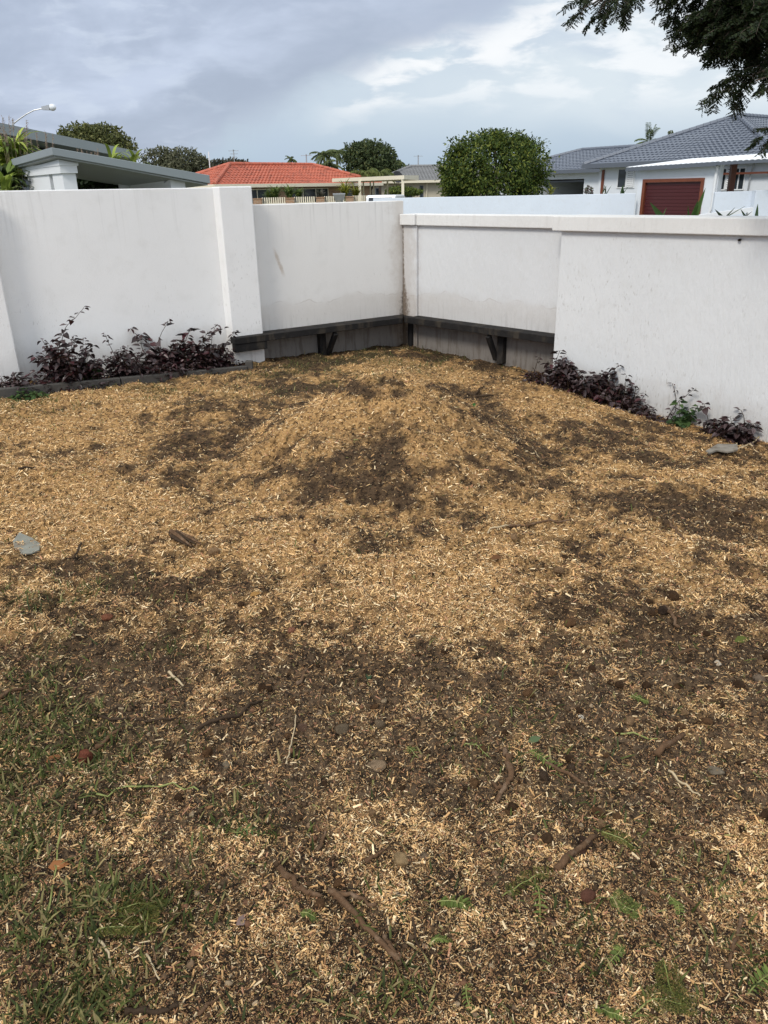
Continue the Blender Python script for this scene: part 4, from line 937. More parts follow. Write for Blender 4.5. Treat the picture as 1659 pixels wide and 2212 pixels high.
# --- carport at its right end
pA, pB = P(717, 386, 57), P(873, 386.5, 50)
e = empty('carport', (pA[0], pA[1], 0), 'cream flat roofed carport on slim posts right of the red roofed house', 'carport'); co = np.array([pA[0], pA[1], 0])
zc = float(pB[2]); bk = np.array([1.2, 6.5, 0])
q0 = np.array([pA[0], pA[1], 0])-co; q1 = np.array([pB[0], pB[1], 0])-co
MB().hexa([(*q0[:2], zc-.02), (*q1[:2], zc-.02), (*(q1+bk)[:2], zc-.02), (*(q0+bk)[:2], zc-.02)], [(*q0[:2], zc+.2), (*q1[:2], zc+.2), (*(q1+bk)[:2], zc+.28), (*(q0+bk)[:2], zc+.28)]).build('flat_roof', MT['cream'], e)
for dx_, Y_, wd in ((777, 54, .17), (785, 58, .10), (800, 60, .10), (807, 60, .10), (837, 56, .12), (870, 50.3, .16)):
    p = P(dx_, 400, Y_)-co; MB().box((p[0]-wd/2, p[1]-wd/2, ZB), (p[0]+wd/2, p[1]+wd/2, zc-.02)).build('post', MT['cream'], e)
# --- picket fence with brick piers, facing the street
def fpt(dx): t = (dx-548)/(806-548); return P(dx, 430, 44+3*t)
fe = empty('picket_fence', tuple(np.append(fpt(548)[:2], 0)), 'cream picket fence between brick piers in front of the red roofed house', 'fence'); fo = np.append(fpt(548)[:2], 0)
zt = 1.36; piers = [554, 647, 720.5-.0+5, 802-0]; piers = [558, 650, 730.0-8, 803-4]
piers = [557, 651, 730-3+0, 804-5]
piers = [c_/1 for c_ in (556.5, 652, 730.5, 803)]
piers = [(480+.3858*c_)/1.1573 for c_ in (426, 636, 832, 1022, 1185)]
for c_ in piers:
    p = fpt(c_)-fo; pr = MB().box((p[0]-.22, p[1]-.2, ZB), (p[0]+.22, p[1]+.2, zt+.02)).build('brick_pier', MT['brick'], fe)
    MB().box((p[0]-.25, p[1]-.23, zt+.021), (p[0]+.25, p[1]+.23, zt+.07)).build('cap', MT['brick'], pr)
for a_, b_ in zip([535]+piers[:-1], piers):
    pa, pb = fpt(a_)-fo, fpt(b_)-fo; ln = np.linalg.norm(pb-pa); u = (pb-pa)/ln; n_ = int((ln-.44)/.125); f = MB()
    for i in range(n_): q = pa+u*(.26+i*.125); f.box((q[0]-.032, q[1]-.012, ZB+.1), (q[0]+.032, q[1]+.012, zt+.10))
    f.bar((*(pa+u*.2)[:2], zt-.22), (*(pb-u*.2)[:2], zt-.22), .05, .07); f.bar((*(pa+u*.2)[:2], .0), (*(pb-u*.2)[:2], .0), .05, .07)
    f.build('picket_panel', MT['cream'], fe)
# flared pale pillar in front of the fence
p = P(732.5, 420, 41); e = empty('flared_pillar', (p[0], p[1], 0), 'pale grey letterbox pillar flared at the top, in front of the picket fence', 'letterbox')
zt2 = float(P(732.5, 417.5, 41)[2])
MB().lathe((0, 0, 0), [(.24, ZB), (.17, .5), (.2, zt2-.5), (.42, zt2-.05), (.42, zt2), (.0, zt2)], 4).build('pillar', MT['metal'], e).rotation_euler = (0, 0, R(45))
MB().box((-.1, -.36, zt2-.5), (.1, -.20, zt2-.3)).build('mail_slot', MT['scrap'], e)
# white utility vehicle parked under the carport
def vehicle(p, ang, label):
    e = empty('parked_van', (p[0], p[1], ZB), label, 'van', rz=ang)
    prof = [(-2.3, .45), (-2.3, 1.0), (-2.2, 1.1), (-2.12, 1.88), (-1.9, 1.96), (.1, 1.96), (.75, 1.25), (2.1, 1.1), (2.3, .9), (2.3, .45)]
    n = len(prof); mb = MB(); lo = [(x, -.85, z) for x, z in prof]; hi = [(x, .85, z) for x, z in prof]; mb.hexa(lo, hi)
    mb.build('body', MT['carpaint'], e, bevel=.06)
    MB().hexa([(-2.28, -.72, 1.2), (-2.28, .72, 1.2), (-2.16, .66, 1.84), (-2.16, -.66, 1.84)], [(-2.20, -.72, 1.2), (-2.20, .72, 1.2), (-2.08, .66, 1.84), (-2.08, -.66, 1.84)]).build('rear_window', MT['glass'], e)
    for s in (-1, 1):
        for x0, x1, x2, x3 in ((-1.95, -.75, -.75, -1.9), (-.65, .45, .05, -.65)):
            MB().hexa([(x0, s*.84, 1.22), (x1, s*.84, 1.22), (x2, s*.84, 1.82), (x3, s*.84, 1.82)], [(x0, s*.862, 1.22), (x1, s*.862, 1.22), (x2, s*.862, 1.82), (x3, s*.862, 1.82)]).build('side_window', MT['glass'], e)
        for x in (-1.45, 1.45):
            w_ = MB().tube([(x, s*.86, .33), (x, s*.64, .33)], .33, 20).build('wheel', MT['rubber'], e); MB().tube([(x, s*.87, .33), (x, s*.84, .33)], .19, 12).build('rim', MT['metal'], w_)
    return e
p = P(842, 412, 48); vehicle(p, R(75), 'white van parked by the cream carport, rear window towards us')
#@@FAR
# --- far grey roofed house
O = P(806, 392.5, 74); h2 = house_root('grey_roof_house', O, R(6), 'beige house with a faded grey tiled roof behind the carport')
hip_roof(h2, 17, 8, O[2], R(17.5), 'greytile2', .12, .36, .30, .03, 'cream', .2)
MB().box((.6, .6, ZB), (16.4, 7.4, O[2]-.14)).build('wall', MT['beige'], h2)
for dx0, dx1, z0, z1 in ((812, 824, -.2, 1.9), (843, 856, -.3, 1.95), (878, 893, -.4, 2.0), (909, 917, .9, 2.05)):
    x0 = (P(dx0, 400, 74.6)[0]-O[0]); x1 = (P(dx1, 400, 74.6)[0]-O[0]); window(h2, x0, x1, z0, z1, .6, 'fascia', 'glass', 0)
xd = P(925.5, 400, 74)[0]-O[0]
MB().tube([(xd, .5, O[2]-.2), (xd, .5, ZB)], .05, 6).build('downpipe', MT['cream'], h2)
p = P(857, 384, 71); e = empty('satellite_dish', tuple(p), 'black satellite dish above the carport roof', 'dish')
d_ = MB().lathe((0, 0, 0), [(.0, 0), (.25, .03), (.42, .11), (.5, .18), (.49, .20), (.0, .05)], 18).build('dish', MT['black'], e); d_.rotation_euler = (R(70), 0, R(25))
MB().tube([(0, .1, 0), (0, .15, -1.0)], .03, 6).build('mast', MT['black'], e)
# --- antennas and poles
def pole(dx, y0, y1, Y_, r_, label, head=0, mat='metal', zb=ZB):
    a = P(dx, y1, Y_); t = P(dx, y0, Y_); e = empty('antenna', (a[0], a[1], zb), label, 'antenna')
    MB().tube([(0, 0, 0), (0, 0, t[2]-zb)], r_, 6).build('mast', MT[mat], e)
    if head:
        m = MB()
        for k in range(head): m.bar((-.45+.1*k, 0, t[2]-zb-.1-.25*k), (.45-.1*k, 0, t[2]-zb-.1-.25*k), .04, .04)
        m.bar((0, -.4, t[2]-zb-.05), (0, .4, t[2]-zb-.05), .04, .04); m.build('crossbars', MT[mat], e)
pole(454.5, 328, 372, 62, .035, 'tall thin white pole left of the red roof', 0, 'white'); pole(506.5, 323, 350, 75, .04, 'dark antenna with crossbars rising above the red roof on the left', 3, 'metal')
pole(662.5, 333, 356, 70, .05, 'grey antenna with a short head near the red roof ridge end', 1); pole(903.5, 335, 366, 85, .06, 'thin pole with a small head above the faded grey roof', 1)
# --- blue white boundary wall and the garage with a maroon door
YB = 40.0
def blue(x0, x1, y0, y1, Y0, Y1, name, label):
    a, b = P(x0, y0, Y0), P(x1, y1, Y1); mb = MB()
    mb.hexa([(a[0], a[1], ZB), (b[0], b[1], ZB), (b[0], b[1]+.2, ZB), (a[0], a[1]+.2, ZB)], [(a[0], a[1], a[2]), (b[0], b[1], b[2]), (b[0], b[1]+.2, b[2]), (a[0], a[1]+.2, a[2])])
    o = mb.build(name, MT['bluewall'], bevel=.015); return tag(o, label, 'wall')
blue(806, 1374, 428.5, 417.6, 40.0, 40.0, 'boundary_wall', 'long pale blue white boundary wall beyond the garden, left of the maroon door')
blue(1546, 1638, 414.7, 412, 36.4, 36.4, 'boundary_wall', 'short pale blue white boundary wall right of the garage')
a = P(1634, 411, 36.0); o = MB().box((a[0], 36.0, ZB), (a[0]+2.2, 36.4, a[2])).build('boundary_wall', MT['bluewall'], bevel=.02); tag(o, 'pale blue white wall pier at the right edge beyond the garden', 'wall')
Bx = np.array([.61, -.79, 0]); Ax = np.array([.79, .61, 0]); ang = math.atan2(Bx[1], Bx[0])
GO = P(1378, 400, 40.5); GO = np.array([GO[0], GO[1], 0])
def gl(dx, dy=380, y=0.0):                          # (x along the front, height) of a picture point on the garage front
    d_ = ray(dx, dy); o2 = GO+Ax*y; t = ((o2-np.array([0, 0, EYE]))@Ax)/(d_@Ax); q = d_*t; return float((q-GO)@Bx), EYE+float(q[2])
g0 = empty('garage', tuple(GO), 'pale blue white garage with a maroon panel door in a brown timber frame', 'garage', rz=ang)
lx = lambda x: gl(x)[0]
W_ = lx(1553); zl = gl(1385, 362)[1]; zrr = gl(1548, 354)[1]; dL, dR = lx(1391), lx(1524); dz = gl(1460, 385.5)[1]
w_ = MB(); w_.hexa([(0, 0, ZB), (dL, 0, ZB), (dL, .35, ZB), (0, .35, ZB)], [(0, 0, zl), (dL, 0, zl), (dL, .35, zl+.02), (0, .35, zl+.02)])
w_.hexa([(dR, 0, ZB), (W_, 0, ZB), (W_, .35, ZB), (dR, .35, ZB)], [(dR, 0, zrr), (W_, 0, zrr), (W_, .35, zrr+.02), (dR, .35, zrr+.02)])
w_.hexa([(dL, 0, dz), (dR, 0, dz), (dR, .25, dz), (dL, .25, dz)], [(dL, 0, zl), (dR, 0, zrr), (dR, .25, zrr), (dL, .25, zl)])
w_.build('wall', MT['white_blue'], g0)
f = MB(); f.box((dL, -.06, ZB), (dL+.15, .12, dz-.15)); f.box((dR-.15, -.06, ZB), (dR, .12, dz-.15)); f.box((dL, -.06, dz-.15), (dR, .12, dz)); f.build('door_frame', MT['jarrah'], g0)
d = MB(); nz = 15; z0 = ZB
for i in range(nz):
    zz0 = ZB+(dz-.15-ZB)*i/nz; zz1 = ZB+(dz-.15-ZB)*(i+1)/nz
    d.hexa([(dL+.15, .06, zz0+.006), (dR-.15, .06, zz0+.006), (dR-.15, .16, zz0), (dL+.15, .16, zz0)], [(dL+.15, .06, zz1-.006), (dR-.15, .06, zz1-.006), (dR-.15, .16, zz1), (dL+.15, .16, zz1)])
d.build('panel_door', MT['redpaint'], g0)
MB().tube([(lx(1549), -.08, zrr-.1), (lx(1549), -.08, .75), (lx(1546), -.1, .45), (lx(1550), -.1, ZB)], .07, 8).build('downpipe', MT['white'], g0)
# garage / veranda sheet roof
rr = empty('veranda_roof', tuple(GO), 'low white corrugated sheet roof with a dark edge over the garage and veranda', 'roof', rz=ang)
x0, x1, x2 = lx(1362), lx(1556), lx(1800); zA, zB_, zC = gl(1366, 366)[1], gl(1556, 354)[1], gl(1659, 349)[1]+.05
mb = MB(); n_ = 110; lo, hi = [], []
for i in range(n_+1):
    t = i/n_; x = x0+(x2-x0)*t; z = zA+(zB_-zA)*(x-x0)/(x1-x0) if x < x1 else zB_+(zC-zB_)*(x-x1)/(x2-x1)
    w2 = .018*math.sin(i*2.1); lo.append((x, -.4, z+.10+w2)); hi.append((x, 5.2, z+.52+w2))
n0 = len(mb.v); mb.v += lo+hi
for i in range(n_): mb.f.append((n0+i, n0+i+1, n0+n_+2+i, n0+n_+1+i))
mb.build('sheet', MT['white'], rr).modifiers.new('solid', 'SOLIDIFY').thickness = .02
MB().bar((x0, -.43, zA+.0), (x1, -.43, zB_-.0), .05, .17).bar((x1, -.43, zB_-.0), (x2, -.43, zC), .05, .11).build('fascia', MT['fascia'], rr)
# veranda post and back wall of the veranda belong to the house behind
Bx = np.array([.61, -.79, 0]); Ax = np.array([.79, .61, 0]); ang = math.atan2(Bx[1], Bx[0])
O = np.array([13.1, 53.0, 0]); ze = 2.93
h3 = house_root('grey_tiled_house', O, ang, 'big white house with a steep dark slate grey tiled roof on the right')
hip_roof(h3, 12.6, 20, ze, R(21.8), 'greytile', .15, .36, .32, .036, 'fascia', .26)
MB().box((.7, .7, ZB), (11.9, 19.3, ze-.14)).build('wall', MT['white_blue'], h3)
def hx(dx, y=.7):                                  # house x of the point on the end wall seen at picture column dx
    d_ = ray(dx, 380); o2 = O+Ax*y; nrm = Ax; t = (o2@nrm)/(d_@nrm); q = d_*t; return float((q-O)@Bx)
window(h3, hx(1335), hx(1373), 1.55, 2.68, .7, 'white', 'glass', 1)
def shutter(x0, x1, z0, z1, y):
    f = MB(); n_ = 9; f.box((x0, y-.1, z0), (x0+.05, y-.065, z1)); f.box((x1-.05, y-.1, z0), (x1, y-.065, z1))
    for i in range(n_): z = z0+(z1-z0)*(i+.5)/n_; f.hexa([(x0+.05, y-.10, z-.05), (x1-.05, y-.10, z-.05), (x1-.05, y-.085, z-.05), (x0+.05, y-.085, z-.05)], [(x0+.05, y-.08, z+.035), (x1-.05, y-.08, z+.035), (x1-.05, y-.065, z+.035), (x0+.05, y-.065, z+.035)])
    return f.build('louvre_shutter', MT['white'], h3)
xm = hx(1355); shutter(xm+.03, hx(1371), 1.62, 2.62, .7)
window(h3, hx(1556), hx(1612), 1.35, 2.5, .7, 'white', 'glass', 3); shutter(hx(1572), hx(1587), 1.42, 2.42, .7)
MB().box((hx(1301), .62, ZB), (hx(1306), .70, ze-.3)).build('trim_post', MT['jarrah'], h3)
pv = P(1582, 380, 41.5); vp = empty('veranda_post', (pv[0], pv[1], ZB), 'red brown timber post under the white veranda roof', 'post')
MB().box((-.13, -.13, 0), (.13, .13, 3.1)).build('post', MT['jarrah'], vp); MB().box((-.16, -.16, 0), (.16, .16, .12)).build('base', MT['metal'], vp)
MB().bar((hx(1560), .4, 2.2), (hx(1680), .4, 2.2), .08, .1).build('rail', MT['jarrah'], h3)
MB().tube([(hx(1628), .6, 2.7), (hx(1624), .6, 2.2), (hx(1622), .6, ZB)], .05, 6).build('downpipe', MT['metal'], h3)
# wing with open carport behind the round tree
Q = P(1250, 367.5, 58); ow = Q-Bx*8.5; zw = float(Q[2])
h4 = house_root('house_wing', ow, ang, 'lower wing of the slate grey tiled house with a dark open garage', 'house')
hip_roof(h4, 17, 9.6, zw, R(17), 'greytile', .13, .36, .32, .034, 'fascia', .24)
def wx(dx):
    d_ = ray(dx, 380); o2 = np.array([ow[0], ow[1], 0])+Ax*.6; t = (o2@Ax)/(d_@Ax); q = d_*t; return float((q-np.array([ow[0], ow[1], 0]))@Bx)
c0, c1, c2 = wx(1175), wx(1263), wx(1302); hd = zw-.55
w_ = MB(); w_.box((.4, .6, ZB), (c0, 9, zw-.14)); w_.box((c1, .6, ZB), (16.2, 9, zw-.14)); w_.box((c0, .6, hd), (c1, .9, zw-.14)); w_.box((c0, 8.6, ZB), (c1, 9, zw-.14)); w_.build('wall', MT['white_blue'], h4)
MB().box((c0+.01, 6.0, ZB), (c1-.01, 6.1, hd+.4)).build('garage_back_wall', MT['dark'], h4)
MB().box((c0+.1, .7, hd-.18), (c1-.1, 3.5, hd-.1)).build('raised_garage_door', MT['fascia'], h4)
window(h4, c1-1.15, c1-.75, 0.4, 2.0, 5.9, 'white', 'lampglass', 0)
#@@LEFT
# --- white pavilion on the left with a sloping grey roof
ang = math.atan2(.61, .79); pl = P(112, 325, 18); O = np.array([pl[0], pl[1], 0])
e = house_root('pavilion', O, R(37.5), 'white garden pavilion with a thin sloping grey roof above the tall left wall', 'pavilion')
ux = np.array([math.cos(R(37.5)), math.sin(R(37.5)), 0]); uy = np.array([-ux[1], ux[0], 0])
za = float(P(112, 318, 18)[2]); zb = float(P(439, 378.5, 20.1)[2]); Lr = 3.6
def lcl(dx, y):
    d_ = ray(dx, 390); o2 = O+uy*y; t = (o2@uy)/(d_@uy); q = d_*t; return float((q-O)@ux)
def top(x): return za+(zb-za)*x/Lr
Dp = 3.4
mb = MB().hexa([(0, 0, za-.15), (Lr, 0, zb-.19), (Lr, Dp, zb-.30), (0, Dp, za-.26)], [(0, 0, za), (Lr, 0, zb), (Lr, Dp, zb-.11), (0, Dp, za-.10)])
mb.build('roof', MT['greyroof'], e, bevel=.01)
MB().hexa([(.05, .05, za-.19), (Lr-.05, .05, zb-.225), (Lr-.05, Dp-.05, zb-.33), (.05, Dp-.05, za-.30)], [(.05, .05, za-.153), (Lr-.05, .05, zb-.193), (Lr-.05, Dp-.05, zb-.303), (.05, Dp-.05, za-.263)]).build('soffit', MT['soffit_grey'], e)
def wbox(x0, x1, y0, y1, z0, z1): return MB().hexa([(x0, y0, z0), (x1, y0, z0), (x1, y1, z0), (x0, y1, z0)], [(x0, y0, z1 if z1 else top(x0)-.2), (x1, y0, z1 if z1 else top(x1)-.2), (x1, y1, z1 if z1 else top(x1)-.3), (x0, y1, z1 if z1 else top(x0)-.3)])
zc = float(P(150, 375, 18.8)[2])
cA, cB = lcl(134, .25), lcl(171, .25)
cp = wbox(cA, cB, .25, 3.2, zc, None).build('capital', MT['white'], e)
wbox(cA-.015, cB+.03, .23, 3.22, top(cB)-.26, top(cB)-.2).build('capital_trim', MT['white'], cp)
wbox(lcl(137, .3), lcl(166, .3), .32, 1.05, ZB, zc).build('column', MT['white'], e)
wbox(lcl(137, .3), lcl(166, .3), 1.3, 3.1, ZB, zc).build('column', MT['white'], e)
rA = lcl(368, .3); wbox(rA, lcl(399, .3), .3, .7, ZB, None).build('column', MT['white'], e)
wbox(rA, lcl(399, .3), .7, 3.0, ZB, None).build('side_wall', MT['white'], e)
wbox(lcl(258, 3.0), rA, 3.0, 3.12, ZB, None).build('back_wall', MT['white'], e)
MB().tube([(cB-.05, .6, zc-.05), (cB+.05, .6, zc-.1)], [.1, .07], 10).build('wall_lamp', MT['metal'], e)
# --- upper house roof behind it
pl = P(-60, 262, 25); pr = P(298, 331, 29); O = np.array([pl[0], pl[1], 0]); d = np.array([pr[0]-pl[0], pr[1]-pl[1], 0]); Ld = np.linalg.norm(d); an = math.atan2(d[1], d[0])
e = house_root('grey_roof_building', O, an, 'neighbouring building with a long sloping grey roof edge behind the pavilion', 'building')
z0, z1 = float(pl[2])+.0, float(pr[2])
MB().hexa([(0, 0, z0-.18), (Ld, 0, z1-.2), (Ld, 6, z1-.5), (0, 6, z0-.48)], [(0, 0, z0+.12), (Ld, 0, z1+.06), (Ld, 6, z1-.2), (0, 6, z0-.2)]).build('roof', MT['greyroof'], e)
MB().hexa([(.2, 1.0, ZB), (Ld-.4, 1.0, ZB), (Ld-.4, 5.6, ZB), (.2, 5.6, ZB)], [(.2, 1.0, z0-.3), (Ld-.4, 1.0, z1-.3), (Ld-.4, 5.6, z1-.55), (.2, 5.6, z0-.55)]).build('wall', MT['fascia'], e)
MB().box((Ld-.15, .3, ZB), (Ld-.03, .45, z1-.22)).build('downpipe', MT['white'], e)
# --- street lamp
p = P(27, 260, 60); e = empty('street_lamp', (p[0], p[1], ZB), 'tall curved street lamp above the roofs at the far left', 'street lamp')
def rel(dx, dy): q = P(dx, dy, 60); return Vector((q[0]-p[0], 0, q[2]-ZB))
MB().tube([(0, 0, 0), (0, 0, 3), rel(27, 258)], [.10, .075, .055], 8).build('pole', MT['metal'], e)
MB().tube([rel(28, 268), rel(42, 257), rel(58, 246), rel(74, 238), rel(92, 234.5)], [.045, .04, .038, .036, .036], 8).build('arm', MT['metal'], e)
a, b = rel(91, 234), rel(108, 232)
hd = MB().hexa([a+Vector((0, -.13, -.1)), a+Vector((0, .13, -.1)), a+Vector((0, .13, .1)), a+Vector((0, -.13, .1))], [b+Vector((0, -.2, -.17)), b+Vector((0, .2, -.17)), b+Vector((0, .2, .14)), b+Vector((0, -.2, .14))]).build('lamp_head', MT['metal'], e)
c = rel(113, 232); bm = bmesh.new(); bmesh.ops.create_uvsphere(bm, u_segments=14, v_segments=10, radius=1); me = bpy.data.meshes.new('lamp_globe'); bm.to_mesh(me); bm.free(); me.transform(Matrix.Translation(c) @ Matrix.Diagonal((.26, .22, .22, 1)))
put_mesh('lamp_globe', me, MT['lampglass'], e)
#@@TREES
# ------------------------------------------------------------------ trees and garden plants beyond the walls
def tree(name, base, ells, n, ls, cols, wts, label, seed, cat='tree', trunk_r=.18, group=None, shell=.5, gap=.25, droop=.2, aspect=.5, limbs=5):
    rng = np.random.default_rng(seed); base = np.array(base, float); e = empty(name, tuple(base), label, cat, group)
    ce = np.mean([np.array(c) for c, r in ells], 0)-base; mb = MB()
    mid = ce*np.array([.5, .5, .45])+np.array([0, 0, 0])
    mb.tube([Vector((0, 0, 0)), Vector(mid*.5)+Vector((.03, .02, 0)), Vector(mid)], [trunk_r*1.25, trunk_r, trunk_r*.8], 8)
    for i in range(limbs):
        c, r = ells[i % len(ells)]; t = np.array(c)-base+rand_dirs(1, rng)[0]*np.array(r)*.55; m_ = (mid+t)/2+rng.normal(0, .12, 3)*np.mean(r)
        mb.tube([Vector(mid), Vector(m_), Vector(t)], [trunk_r*.6, trunk_r*.4, trunk_r*.12], 6)
    mb.build('trunk', MT['bark'], e)
    V, F, T = blob_leaves([(np.array(c)-base, np.array(r)) for c, r in ells], n, ls, cols, wts, rng, shell, gap, droop, aspect)
    np_mesh('crown', V, F, T, MT['leaf'], e); return e
def el(dx, dy, Y_, rx, rz, ry=None):                # an ellipsoid at a picture point, radii in picture units
    c = P(dx, dy, Y_); k = Y_/FPX; return (c, np.array([rx*k, (ry if ry else rx)*k, rz*k]))
GD = [(.028, .045, .018), (.045, .070, .022), (.07, .10, .03), (.11, .14, .035)]; GW = [30, 34, 24, 12]
# big round clipped tree behind the blue wall
Yt = 43.5
ells = [el(1066, 372, Yt, 112, 72), el(1060, 330, Yt, 84, 40), el(1005, 372, Yt, 55, 48, 60), el(1128, 358, Yt, 55, 52, 60), el(1075, 302, Yt, 40, 16), el(990, 398, Yt, 44, 30), el(1140, 395, Yt, 40, 34), el(1066, 410, Yt, 100, 30), el(1040, 306, Yt, 22, 14), el(1108, 308, Yt, 24, 14), el(968, 356, Yt, 18, 16), el(1168, 348, Yt, 16, 16), el(1150, 322, Yt, 18, 12), el(990, 326, Yt, 18, 14)]
rt_ = tree('round_tree', (P(1066, 400, Yt)[0], Yt, ZB), ells, 44000, .155, [(.030, .052, .012), (.055, .088, .018), (.105, .14, .026), (.17, .19, .036)], [24, 34, 28, 14], 'large dense round green tree behind the blue white wall, beside the maroon door garage', 21, shell=.55, gap=.42)
ells = [el(180, 305, 62, 46, 30), el(225, 306, 62, 45, 30), el(258, 325, 62, 34, 26), el(200, 290, 62, 30, 16), el(150, 300, 62, 22, 16)]
tree('dense_tree', (P(205, 400, 62)[0], 62, ZB), ells, 9000, .24, [(.10, .115, .04), (.145, .155, .055), (.20, .20, .08), (.06, .07, .03)], [3, 3, 2, 2], 'olive green tree crown rising behind the grey roof under the street lamp', 22)
ells = [el(345, 345, 72, 34, 22), el(395, 352, 72, 46, 27), el(430, 362, 72, 25, 20), el(370, 370, 72, 60, 20)]
tree('dense_tree', (P(385, 400, 72)[0], 72, ZB), ells, 8000, .26, [(.075, .082, .045), (.11, .115, .065), (.16, .16, .10)], [3, 3, 2], 'dark grey green spreading tree between the pavilion and the red roof', 23)
ells = [el(470, 358, 95, 24, 9), el(498, 352, 95, 20, 7), el(520, 354, 95, 18, 6)]
tree('far_tree', (P(490, 400, 95)[0], 95, ZB), ells, 1500, .34, [(.06, .065, .045), (.09, .085, .06)], [1, 1], 'sparse brownish far tree showing over the left end of the red roof', 24, shell=.3)
ells = [el(800, 340, 78, 50, 30), el(822, 352, 78, 36, 30), el(775, 335, 78, 30, 22), el(800, 365, 78, 54, 22), el(795, 318, 78, 30, 10)]
tree('dense_tree', (P(800, 400, 78)[0], 78, ZB), ells, 11000, .26, [(.045, .065, .028), (.065, .09, .035), (.09, .115, .045), (.13, .14, .05)], [3, 3, 2, 1], 'tall rounded dark green tree between palms behind the carport', 25)
def palm(dx, ytop, Y_, R_px, label, seed, n=18, cols=((.09, .12, .045), (.13, .155, .06)), up_=.5, group=None, zb=ZB, droopk=1.0, tr=.12, name='palm_tree', lw=.03):
    rng = np.random.default_rng(seed); c = P(dx, ytop, Y_); R__ = R_px*Y_/FPX; e = empty(name, (c[0], c[1], zb), label, 'palm', group); hz = c[2]-zb
    MB().tube([(0, 0, 0), (.05*hz*.1, 0, hz*.5), (0, 0, hz)], [tr*1.3, tr, tr*.8], 8).build('trunk', MT['bark'], e)
    parts = []
    for i in range(n):
        th = 2*math.pi*i/n*2.4+rng.uniform(-.2, .2); el_ = rng.uniform(-.25, 1.25)*up_*1.3; d = np.array([math.cos(th)*math.cos(el_), math.sin(th)*math.cos(el_), math.sin(el_)]); p = np.array([0, 0, hz]); L = R__*rng.uniform(.8, 1.1); m_ = 14; q = p.copy(); dd = d.copy()
        pos, al, ln = [], [], []
        for j in range(m_):
            q = q+dd*L/m_; dd = unit(dd+np.array([0, 0, -.09*droopk])); s_ = unit(np.cross(dd, [0, 0, 1]))
            for sg in (-1, 1): pos.append(q.copy()); al.append(s_*sg*.8+dd*.7+np.array([0, 0, -.35])); ln.append(L*.30*(1-.6*abs(j/m_-.4)))
        k = len(pos); ln = np.array(ln); parts.append(leaves(np.array(pos), np.array(al), np.array([0, 0, 1.0])+rng.normal(0, .2, (k, 3)), ln, np.maximum(ln*.13, lw), pal(k, list(cols), [1]*len(cols), .25, rng), droop=.3))
    V, F, T = join_np(parts); np_mesh('fronds', V, F, T, MT['leaf'], e); return e
palm(629, 343, 110, 13, 'small lone palm with a round head above the red roof ridge', 31, 16, lw=.1, up_=.7)
palm(700, 335, 76, 30, 'feathery palm at the left end of the palm cluster behind the red roof', 32, 16, lw=.09)
palm(727, 328, 80, 32, 'dark feathery palm leaning at the middle of the palm cluster', 33, 16, lw=.09)
palm(752, 332, 79, 26, 'palm with an upright spear leaf against the tall rounded tree', 34, 14, up_=.9, lw=.09)
palm(708, 355, 74, 30, 'lower bushy palm in front of the palm cluster', 35, 18, cols=((.08, .10, .04), (.11, .13, .05)), lw=.09)
palm(858, 350, 82, 22, 'ragged palm at the right side of the tall rounded tree', 36, 12, lw=.09, droopk=1.6)
palm(785, 374, 66, 34, 'low light green palm clump behind the right end of the red roof', 37, 20, cols=((.11, .14, .04), (.15, .17, .05)), lw=.07)
palm(820, 376, 68, 34, 'low light green palm clump left of the faded grey roof', 38, 20, cols=((.10, .13, .04), (.14, .16, .05)), lw=.07)
palm(1402, 306, 66, 34, 'spiky pale green palm top rising over the slate grey roof ridge', 39, 12, cols=((.12, .16, .07), (.16, .2, .09)), up_=.9, lw=.08)
palm(1448, 298, 68, 24, 'tiny palm tuft at the slate grey roof line', 40, 10, cols=((.14, .16, .08), (.18, .2, .1)), up_=.9, lw=.08)
def grass_plant(name, c, n, L, wd, cols, label, seed, cat='plant', spread=.8, droop=.5, group=None, zb=None, up_=1.0):
    """a rosette / clump of long strap leaves"""
    rng = np.random.default_rng(seed); c = np.array(c, float); z0 = c[2] if zb is None else zb; e = empty(name, (c[0], c[1], z0), label, cat, group); parts = []
    V, F, T = [], [], []; k = 0
    for i in range(n):
        th = rng.uniform(0, 2*math.pi); d = unit(np.array([math.cos(th)*spread*rng.uniform(.2, 1), math.sin(th)*spread*rng.uniform(.2, 1), up_])); ll = L*rng.uniform(.6, 1.15); q = np.array([rng.normal(0, .06), rng.normal(0, .06), c[2]-z0+rng.uniform(-.25, .1)*L]); s_ = unit(np.cross(d, [0, 0, 1.0])); col = pal(1, cols, [1]*len(cols), .2, rng)[0]
        m_ = 6
        for j in range(m_+1):
            t = j/m_; w_ = wd*(math.sin(math.pi*min(1, .25+.75*t))**.8)*(1 if j < m_ else .05); V += [q-s_*w_/2, q+s_*w_/2]; T += [col, col]
            if j < m_: F.append((k, k+1, k+3, k+2)); k += 2; q = q+d*ll/m_; d = unit(d+np.array([0, 0, -droop/m_*2.2]))
        k += 2
    np_mesh('leaves', np.array(V), np.array(F), np.array(T), MT['leaf'], e)
    if c[2]-z0 > .3: MB().tube([(0, 0, 0), (.02, .02, (c[2]-z0)*.6), (0, 0, c[2]-z0)], .03, 6).build('stem', MT['stick_green'], e)
    return e
YG = [(.26, .33, .06), (.34, .40, .09), (.18, .24, .045)]
grass_plant('ginger_plant', P(26, 352, 21.6), 170, 1.25, .12, [(.26, .32, .05), (.36, .42, .08), (.17, .23, .04), (.09, .13, .03)], 'lush bright green broad leaved plant at the far left against the pavilion', 51, zb=ZB, spread=1.1, droop=.9)
